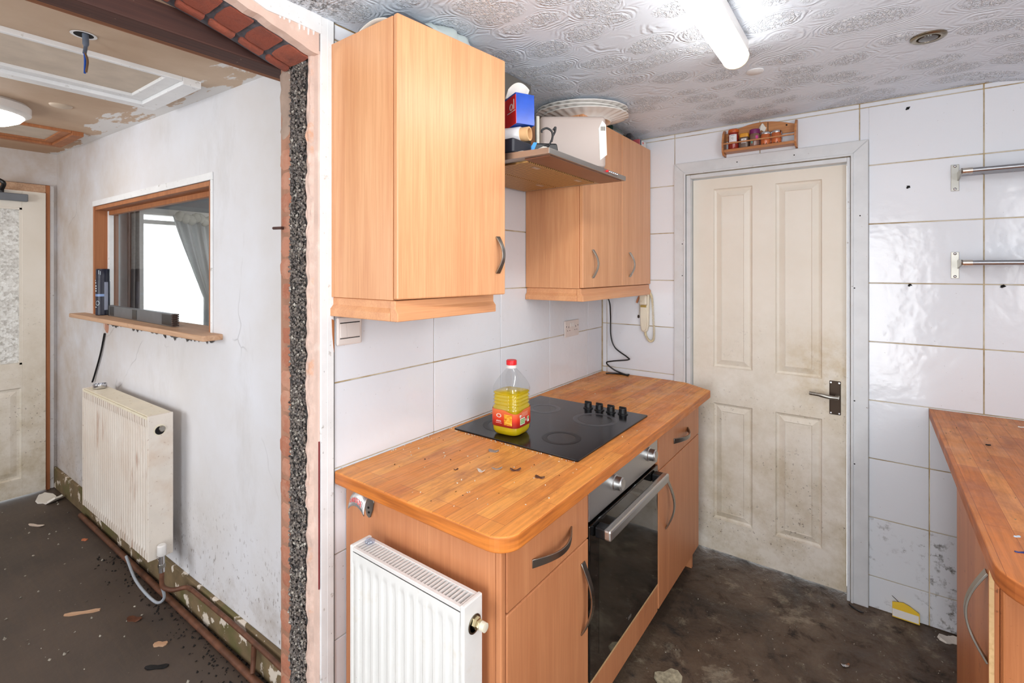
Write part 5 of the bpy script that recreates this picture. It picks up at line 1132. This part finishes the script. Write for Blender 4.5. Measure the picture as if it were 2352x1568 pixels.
for k, (x, z_) in enumerate(((1.417, 2.165), (1.42, 1.832), (1.425, 1.418), (1.705, 1.418))):
    b = MB(); blob(b, (x, -0.003, z_), 0.007, (1.2, 0.6, 0.8)); blob(b, (x - 0.004, -0.002, z_ - 0.004), 0.005)
    tag(b.build('wall_plug', M['dark']), ['dark plugged hole high on the right tiles near the ceiling', 'dark plugged hole left of the upper chrome rack', 'dark plugged hole left of the lower chrome rack', 'dark plugged hole under the lower chrome rack'][k], 'wall plug')

# ------------------------------------------------------------------ things on top of the cabinets and hood
plm = plain('white_china', S(232, 228, 222), 0.2, var=0.03, coat=0.3)
def plate(c, r, tilt, lbl):
    t = thing('serving_plate', lbl, 'plate', c, 0.6, group='plates on the corner cabinet', rx=tilt)
    n = 168; prof_ = [(0.0, 0.006), (0.52, 0.006), (0.55, 0.0), (0.6, 0.0), (0.63, 0.007), (0.8, 0.016), (1.0, 0.026), (1.0, 0.03), (0.8, 0.021), (0.62, 0.012), (0.0, 0.011)]
    b = MB(); vs = []
    for (rr, h) in prof_:
        for k in range(n):
            a = 2 * PI * k / n; sc_ = 1 + (0.012 * abs(math.cos(7 * a)) if rr > 0.9 else 0); q = r * max(rr, 0.001) * sc_
            vs.append((q * 1.12 * math.cos(a), q * 0.9 * math.sin(a), h + (0.003 * math.cos(28 * a) if 0.75 < rr < 0.9 else 0)))
    b.add(vs, [(j * n + k, j * n + (k + 1) % n, (j + 1) * n + (k + 1) % n, (j + 1) * n + k) for j in range(len(prof_) - 1) for k in range(n)])
    b.build('plate_body', plm, t, local=True, smooth=50)
plate((0.235, -0.66, 2.1525), 0.175, 0.0, 'lowest of the scalloped white plates on the corner cabinet')
plate((0.215, -0.675, 2.165), 0.178, 0.0, 'middle of the scalloped white plates on the corner cabinet')
plate((0.225, -0.67, 2.178), 0.185, 0.0, 'topmost of the scalloped white plates on the corner cabinet')
gb = thing('green_glass_bottle', 'dark green glass bottle lying on the corner cabinet beside the plates', 'bottle', (0.25, -0.35, 2.178))
MB().lathe([(0.008, -0.1), (0.024, -0.09), (0.025, 0.02), (0.012, 0.06), (0.01, 0.09)], (0, 0, 0), 20, axis='Y').build('bottle_body', plain('dark_green_glass', S(24, 58, 46), 0.08, coat=0.5), gb, local=True, smooth=50)
tag(MB().lathe([(0.004, 0), (0.02, 0.004), (0.016, 0.02), (0.024, 0.03), (0.01, 0.052)], (0.26, -0.21, 2.1515), 8, 3).build('dark_ornament', plain('dark_grey_ornament', S(64, 64, 68), 0.4), smooth=30), 'small dark grey ornament on the corner cabinet top', 'ornament')
bx = thing('small_carton', 'small white carton with red and teal bands at the corner cabinet edge', 'carton', (0.265, -0.1, 2.1515))
MB().box(-0.025, 0.025, -0.05, 0.05, 0, 0.032).build('carton_body', M['white'], bx, local=True, bevel=0.001)
MB().box(-0.0255, 0.0256, -0.0505, -0.036, -0.0001, 0.0322).build('red_band', plain('dull_red_print', S(186, 84, 90), 0.5), bx, local=True)
MB().box(-0.0255, 0.0256, -0.034, -0.018, -0.0001, 0.0322).build('teal_band', plain('teal_band', S(40, 84, 104), 0.5), bx, local=True)
MB().box(0.0251, 0.0257, 0.0, 0.012, 0.016, 0.026).build('red_print', M['red'], bx, local=True)
b = MB(); b.grid(lambda u, v: (0.1 + 0.16 * u, -1.80 + 0.17 * v, 2.152 + 0.022 * abs(math.sin(3.1 * u + 1.5 * v)) + 0.012 * v), 12, 10)
tag(b.build('folded_papers', M['cream_p'], smooth=30, thick=0.002), 'rumpled papers on top of the near wall cabinet', 'papers')
tag(MB().rect_slab(0.07, 0.26, -1.77, -1.62, 2.1775, 2.189, [('r', 0.02)] * 4, 4).build('dark_folder', plain('dark_grey_card', S(70, 76, 84), 0.4), bevel=0.002), 'dark grey folder lying on the papers above the near cabinet', 'folder')
def bagf(u, v):
    a = 2 * PI * u; r = 0.001 + math.sin(PI * v) ** 0.6
    x = 0.21 + 0.075 * r * math.cos(a); y = -1.55 + 0.13 * r * math.sin(a); z_ = 2.152 + 0.066 * (1 - math.cos(PI * v)) / 2 * (1.0)
    n_ = noise.noise(Vector((x * 30, y * 30, z_ * 30))) * 0.012; return (x + n_, y + n_, min(HC - 0.004, max(2.1505, z_ + n_ * 0.6)))
bm_ = NT('pale_polythene'); bm_.color(S(214, 226, 226)); bm_.rough(0.18); bm_.p.inputs['Transmission Weight'].default_value = 0.35; bm_.p.inputs['IOR'].default_value = 1.1
tag(MB().grid(bagf, 40, 20).build('plastic_bag', bm_.m, smooth=40), 'crumpled clear plastic bag on top of the near wall cabinet', 'bag')

# translucent plastic tub standing on the hood
tb = thing('plastic_tub', 'cloudy beige plastic tub standing on the cooker hood', 'tub', (0.388, -1.02, 1.8685), math.radians(36.5))
tm = NT('cloudy_plastic'); tm.color(S(182, 166, 157)); tm.rough(0.3); tm.p.inputs['Transmission Weight'].default_value = 0.12; tm.p.inputs['Subsurface Weight'].default_value = 0.0
MB().rect_slab(-0.138, 0.115, 0.0, 0.085, 0.0, 0.2, [('r', 0.018)] * 4, 5).build('tub_body', tm.m, tb, local=True, bevel=0.014, seg=4)
MB().prism([(0.092, 0.03), (0.118, 0.05), (0.114, 0.165), (0.1, 0.18), (0.086, 0.15)], 'Y', -0.0012, 0.001).build('barcode_label', plain('label_offwhite', S(236, 230, 218), 0.5), tb, local=True)
b = MB()
for k in range(9): b.box(0.094 + k * 0.002, 0.095 + k * 0.002, -0.0016, -0.001, 0.142, 0.158)
b.build('barcode', M['dark'], tb, local=True)
MB().rect_slab(-0.152, -0.139, -0.004, 0.088, 0.01, 0.198, [('r', 0.004)] * 4, 4).build('tub_lid', plain('cream_lid', S(226, 222, 204), 0.4), tb, local=True, bevel=0.003)
# blue and red carton resting on the film roll
rl = thing('film_roll', 'roll of clear food film with a cardboard core on the hood', 'film roll', (0.355, -1.29, 1.944), math.radians(12))
MB().lathe([(0.026, -0.17), (0.0275, -0.168), (0.0275, -0.028), (0.026, -0.026)], (0, 0, 0.0), 28, axis='X').build('film', plain('pale_film', S(222, 220, 222), 0.25, coat=0.3), rl, local=True, smooth=40)
b = MB(); n = 28
def rgx(r_, x): return [(x, r_ * math.cos(2 * PI * k / n), r_ * math.sin(2 * PI * k / n)) for k in range(n)]
b.add(rgx(0.0235, -0.028) + rgx(0.0235, 0.004) + rgx(0.0185, 0.004) + rgx(0.0185, -0.06), [(j * n + k, j * n + (k + 1) % n, (j + 1) * n + (k + 1) % n, (j + 1) * n + k) for j in range(3) for k in range(n)])
b.build('card_core', plain('tan_card', S(226, 180, 128), 0.7), rl, local=True, smooth=40)
bc = thing('blue_carton', 'blue and red cardboard box on the film roll above the hood', 'carton', (0.335, -1.335, 1.9735), math.radians(64), rx=-0.03)
MB().box(-0.0, 0.072, 0.0, 0.115, 0, 0.105).build('box_body', plain('royal_blue_card', S(14, 78, 190), 0.25, var=0.12, scale=16), bc, local=True, bevel=0.001)
MB().prism([(0.115, -0.001), (0.0, -0.001), (-0.001, 0.006), (-0.001, 0.098), (0.115, 0.098)], 'X', -0.0012, 0.0006).build('red_side', M['red'], bc, local=True)
text_part('lettering', 'ol', 0.05, chain(bc) @ Matrix.Translation((-0.0016, 0.026, 0.066)) @ Matrix.Rotation(-PI / 2, 4, 'Z') @ Matrix.Rotation(PI / 2, 4, 'X'), pw, bc)
MB().box(-0.0018, -0.001, 0.004, 0.06, 0.044, 0.047).build('white_line', pw, bc, local=True)
tag(MB().grid(lambda u, v: (0.27 + 0.055 * u + 0.02 * v, -1.31 + 0.05 * u - 0.01 * v, 2.075 + 0.05 * v * math.sin(PI * (0.12 + 0.76 * u)) ** 0.7), 12, 8).build('tissue', M['cream_p'], smooth=60, thick=0.001), 'white tissue poking out of the blue carton', 'tissue')
tag(MB().rect_slab(0.19, 0.35, -1.372, -1.262, 1.8685, 1.915, [('r', 0.008)] * 4, 4).build('dark_case', plain('dark_navy_case', S(34, 36, 46), 0.4), bevel=0.004), 'dark navy case under the film roll on the hood', 'case')
hk = thing('coat_hanger', 'black plastic hanger with a hook on the greasy hood', 'hanger', (0.42, -1.26, 1.88))
q = Vector((0.402, -1.215, 0)); ax = Vector((0.8, 0.595, 0))
def HK(u, z_, o=0): return tuple(q + ax * u + Vector((-0.595, 0.8, 0)) * o + Vector((0, 0, z_)))
MB().tube(spline([HK(-0.036, 1.957), HK(-0.034, 1.966), HK(-0.018, 1.972), HK(-0.002, 1.962), HK(0.002, 1.945), HK(-0.002, 1.925)], 8), 0.0036, 10).build('hook', M['black'], hk, smooth=50)
MB().tube(spline([HK(0.004, 1.966), HK(0.012, 1.975), HK(0.01, 1.96), HK(0.002, 1.944)], 8), 0.0036, 10).build('hook_loop', M['black'], hk, smooth=50)
MB().tube(spline([HK(-0.002, 1.93), HK(-0.012, 1.913), HK(-0.035, 1.90, -0.01), HK(-0.055, 1.882, -0.02)], 8), [0.003] * 10 + [0.006] * 15, 10).build('arm', M['black'], hk, smooth=50)
pc = thing('black_pouch', 'black and bright blue pouch under the hanger on the hood', 'pouch', (0.37, -1.235, 1.873), math.radians(36.5))
MB().prism([(-0.075, 0.0), (0.05, 0.0), (0.06, 0.02), (0.055, 0.048), (-0.02, 0.05), (-0.05, 0.02)], 'Y', 0.0, 0.03).build('pouch_body', M['black'], pc, local=True, bevel=0.006, seg=3)
MB().prism([(-0.05, 0.012), (-0.028, 0.014), (-0.014, 0.0505), (-0.026, 0.0505)], 'Y', -0.001, 0.031).build('blue_patch', plain('bright_blue', S(40, 150, 230), 0.4), pc, local=True)
b = MB().grid(lambda u, v: (0.34 + 0.12 * u, -1.36 + 0.13 * v, 1.8635 + 0.004 * math.sin(u * 7 + v * 4) + 0.004 * u), 10, 8)
tag(b.build('flyer', M['cream_p'], smooth=40, thick=0.001), 'crumpled white flyer at the near edge of the hood', 'paper')
b = MB()
for k in range(260):
    x_ = R.uniform(0.25, 0.492); blob(b, (x_, R.uniform(-1.385, -1.1), 1.872 - 0.032 * x_), R.uniform(0.0015, 0.0036), (1.3, 1.3, 0.5))
tag(b.build('hood_crumbs', plain('greasy_crumbs', S(150, 128, 96), 0.6, var=0.35, scale=90)), 'greasy crumbs scattered over the top of the hood', 'crumbs', kind='stuff')

# ------------------------------------------------------------------ scraps on the worktops and floors
def shard(name, label, cat, c, L, W, T, mat, rot, curl=0.3):
    b = MB(); n = 6
    def f(u, v):
        x = (u - 0.5) * L; y = (v - 0.5) * W * (1 - 0.7 * abs(2 * u - 1) ** 2 + 0.25 * math.sin(u * 9)); return (x, y, curl * L * (u - 0.5) ** 2 * 2 + 0.0008 + 0.2 * curl * W * (v - 0.5) ** 2)
    b.grid(f, n, 4); o = b.build(name, mat, local=True, thick=-T); o.location = c; o.rotation_euler = (0, 0, rot); return tag(o, label, cat)
chip = plain('dark_wood_chip', S(96, 54, 32), 0.6, var=0.2, scale=60); pale = plain('pale_flake', S(214, 196, 180), 0.6, var=0.1, scale=60); grey = plain('grey_flake', S(150, 136, 128), 0.5, var=0.15)
ZT = 0.8802
shard('wood_flake', 'grey brown flake on the worktop near the hob corner', 'flake', (0.288, -1.397, ZT), 0.034, 0.02, 0.002, grey, 0.3)
shard('wood_flake', 'dark brown chip with a pale tip on the near worktop', 'chip', (0.437, -1.478, ZT), 0.03, 0.012, 0.003, chip, 0.7, 0.5)
shard('wood_flake', 'dark triangular chip nearest the worktop front', 'chip', (0.523, -1.477, ZT), 0.026, 0.014, 0.003, chip, 0.2, 0.4)
shard('wood_flake', 'pale curled flake on the near worktop', 'flake', (0.36, -1.545, ZT), 0.022, 0.012, 0.0015, pale, 0.2, 0.6)
shard('wood_flake', 'long grey sliver on the near worktop', 'flake', (0.386, -1.503, ZT), 0.03, 0.007, 0.002, grey, 0.75, 0.4)
shard('wood_flake', 'tiny brown curl on the worktop left of the pale flake', 'chip', (0.29, -1.58, ZT), 0.012, 0.006, 0.002, chip, 1.2, 0.6)
shard('plaster_crumb', 'pale crumb behind the four hob knobs', 'crumb', (0.27, -0.775, ZT), 0.016, 0.02, 0.004, M['cream_p'], 0.2, 0.4)
b = MB()
for k in range(130):
    x, y = R.uniform(0.03, 0.62), R.uniform(-1.77, -0.05)
    if 0.02 < x < 0.565 and -1.32 < y < -0.715: continue
    blob(b, (x, y, ZT + 0.0006), R.uniform(0.0012, 0.003), (1.2, 1.2, 0.6))
for k in range(60): blob(b, (R.uniform(0.03, 0.55), -1.318 - R.random() * 0.008, ZT + 0.0006), R.uniform(0.0012, 0.003), (1.2, 1.2, 0.7))
for k in range(60): blob(b, (0.006 + R.random() * 0.01, R.uniform(-1.78, -0.03), ZT + 0.0008), R.uniform(0.0015, 0.0035), (1, 1.6, 0.8))
tag(b.build('worktop_crumbs', plain('pale_crumbs', S(226, 210, 186), 0.6, var=0.3, scale=80)), 'pale crumbs sprinkled over the left worktop', 'crumbs', kind='stuff')
b = MB()
for k in range(70): blob(b, (R.uniform(0.03, 0.63), R.uniform(-1.77, -0.05), ZT + 0.0004), R.uniform(0.0008, 0.0022), (1.6, 1.6, 0.4))
tag(b.build('worktop_grit', plain('dark_grit', S(60, 40, 26), 0.8, var=0.2)), 'dark grit specks over the left worktop', 'grit', kind='stuff')
ZR = 0.9062
shard('blue_pill', 'pale blue scrap on the right worktop', 'scrap', (1.545, -1.165, ZR), 0.012, 0.006, 0.003, plain('pale_blue_scrap', S(190, 206, 220), 0.4), 0.6, 0.2)
shard('navy_scrap', 'navy blue scrap at the right edge on the right worktop', 'scrap', (1.535, -1.245, ZR), 0.016, 0.005, 0.002, plain('navy_scrap', S(30, 44, 110), 0.4), 0.4, 0.2)
shard('white_scrap', 'white and red scrap far back on the right worktop', 'scrap', (1.735, -0.12, ZR), 0.02, 0.01, 0.003, M['white'], 0.3, 0.2)
shard('dark_seed', 'black seed on the right worktop', 'seed', (1.6, -0.45, ZR), 0.014, 0.005, 0.003, M['dark'], 0.3, 0.1)
b = MB()
for k in range(60): blob(b, (R.uniform(1.5, 2.0), R.uniform(-1.38, -0.05), ZR), R.uniform(0.001, 0.003), (1.4, 1.4, 0.5))
tag(b.build('worktop_crumbs', bpy.data.materials['greasy_crumbs']), 'brown crumbs over the worn right worktop', 'crumbs', kind='stuff')
# yellow card leaning on the tiles
yc = thing('yellow_tag', 'yellow and white card tag leaning on the tiles near the floor', 'tag', (1.41, -0.02, 0.004), 0.0, rx=-0.18)
MB().prism([(-0.045, 0.0), (0.045, 0.0), (0.045, 0.042), (0.012, 0.06), (-0.008, 0.066), (-0.045, 0.058)], 'Y', -0.004, 0.0).build('card', plain('yellow_card', S(240, 198, 20), 0.5, var=0.03), yc, local=True)
MB().box(-0.0445, 0.042, -0.0052, -0.0042, 0.004, 0.033).build('white_strip', M['white'], yc, local=True)
MB().tube(spline([(-0.02, 0.0, 0.06), (-0.06, 0.01, 0.09), (-0.1, 0.012, 0.13)], 6), 0.0012, 6).build('string', M['bronze'], yc, local=True)
shard('black_clip', 'black curved strip on the floor by the door casing', 'strip', (1.24, -0.06, 0.002), 0.06, 0.008, 0.003, M['black'], -0.5, 0.2)
shard('plaster_chunk', 'white plaster chunk under the right worktop by the tiles', 'plaster', (1.545, -0.05, 0.002), 0.07, 0.05, 0.012, M['cream_p'], 0.4, 0.2)
shard('foil_scrap', 'shiny foil scrap on the kitchen floor', 'foil', (1.215, -0.455, 0.002), 0.03, 0.014, 0.002, M['chrome'], 0.6, 0.6)
shard('plaster_chunk', 'pale plaster patch on the floor beside the oven plinth', 'plaster', (0.70, -0.9, 0.001), 0.10, 0.07, 0.004, plain('dusty_plaster', S(176, 166, 140), 0.9, var=0.25, scale=60), 0.9, 0.1)
b = MB()
for k in range(420):
    x, y = R.uniform(0.62, 1.6), R.uniform(-1.6, -0.02); blob(b, (x, y, 0.001), R.uniform(0.001, 0.0035), (1.4, 1.4, 0.6))
tag(b.build('floor_grit', plain('mixed_grit', S(168, 160, 146), 0.7, var=0.4, scale=90)), 'pale grit and flakes across the kitchen floor', 'grit', kind='stuff')
ka = shard('paper_ball', 'crumpled pale paper by the foot of the frosted door', 'paper', (-2.95, -1.91, 0.0), 0.14, 0.1, 0.012, M['cream_p'], 0.4, 0.5)
shard('wood_sliver', 'long pale wood sliver on the annex floor', 'sliver', (-1.45, -2.07, 0.0), 0.13, 0.022, 0.006, M['sill'], 0.9, 0.05)
shard('black_strip', 'black oval strip on the annex floor near the opening', 'strip', (-0.85, -1.985, 0.0), 0.08, 0.022, 0.004, M['black'], 0.75, 0.1)
shard('wood_flake', 'tan flake on the annex floor by the pale dot', 'flake', (-0.97, -1.935, 0.0), 0.05, 0.028, 0.004, M['sill'], 0.7, 0.1)
shard('wood_flake', 'brown flake on the annex floor below the radiator valve', 'flake', (-1.22, -1.95, 0.0), 0.06, 0.03, 0.004, chip, 0.5, 0.2)
shard('glass_sliver', 'thin clear sliver on the annex floor near the frosted door', 'sliver', (-2.6, -2.03, 0.0), 0.1, 0.02, 0.003, pale, 0.5, 0.1)
shard('tile_chip', 'orange chip on the floor under the ribbed radiator', 'chip', (-2.18, -1.905, 0.0), 0.03, 0.02, 0.005, plain('orange_chip', S(206, 120, 80), 0.6), 0.5, 0.2)
b = MB()
for k in range(130):
    x, y = R.uniform(-3.0, -0.25), R.uniform(-2.5, -1.85); blob(b, (x, y, 0.0), R.uniform(0.0015, 0.005), (1.6, 1.2, 0.4))
tag(b.build('floor_grit', bpy.data.materials['mixed_grit']), 'pale flakes scattered across the dark annex floor', 'grit', kind='stuff')
b = MB()
for k in range(900):
    x = R.uniform(-1.7, -0.05); c = HW(x, -abs(R.gauss(0.03, 0.05)), 0.0); blob(b, c, R.uniform(0.001, 0.005), (1.5, 1.2, 0.5))
tag(b.build('dust_drift', plain('black_dust', S(34, 29, 26), 0.95, var=0.3)), 'black dust drifted along the annex pipes', 'dust', kind='stuff')
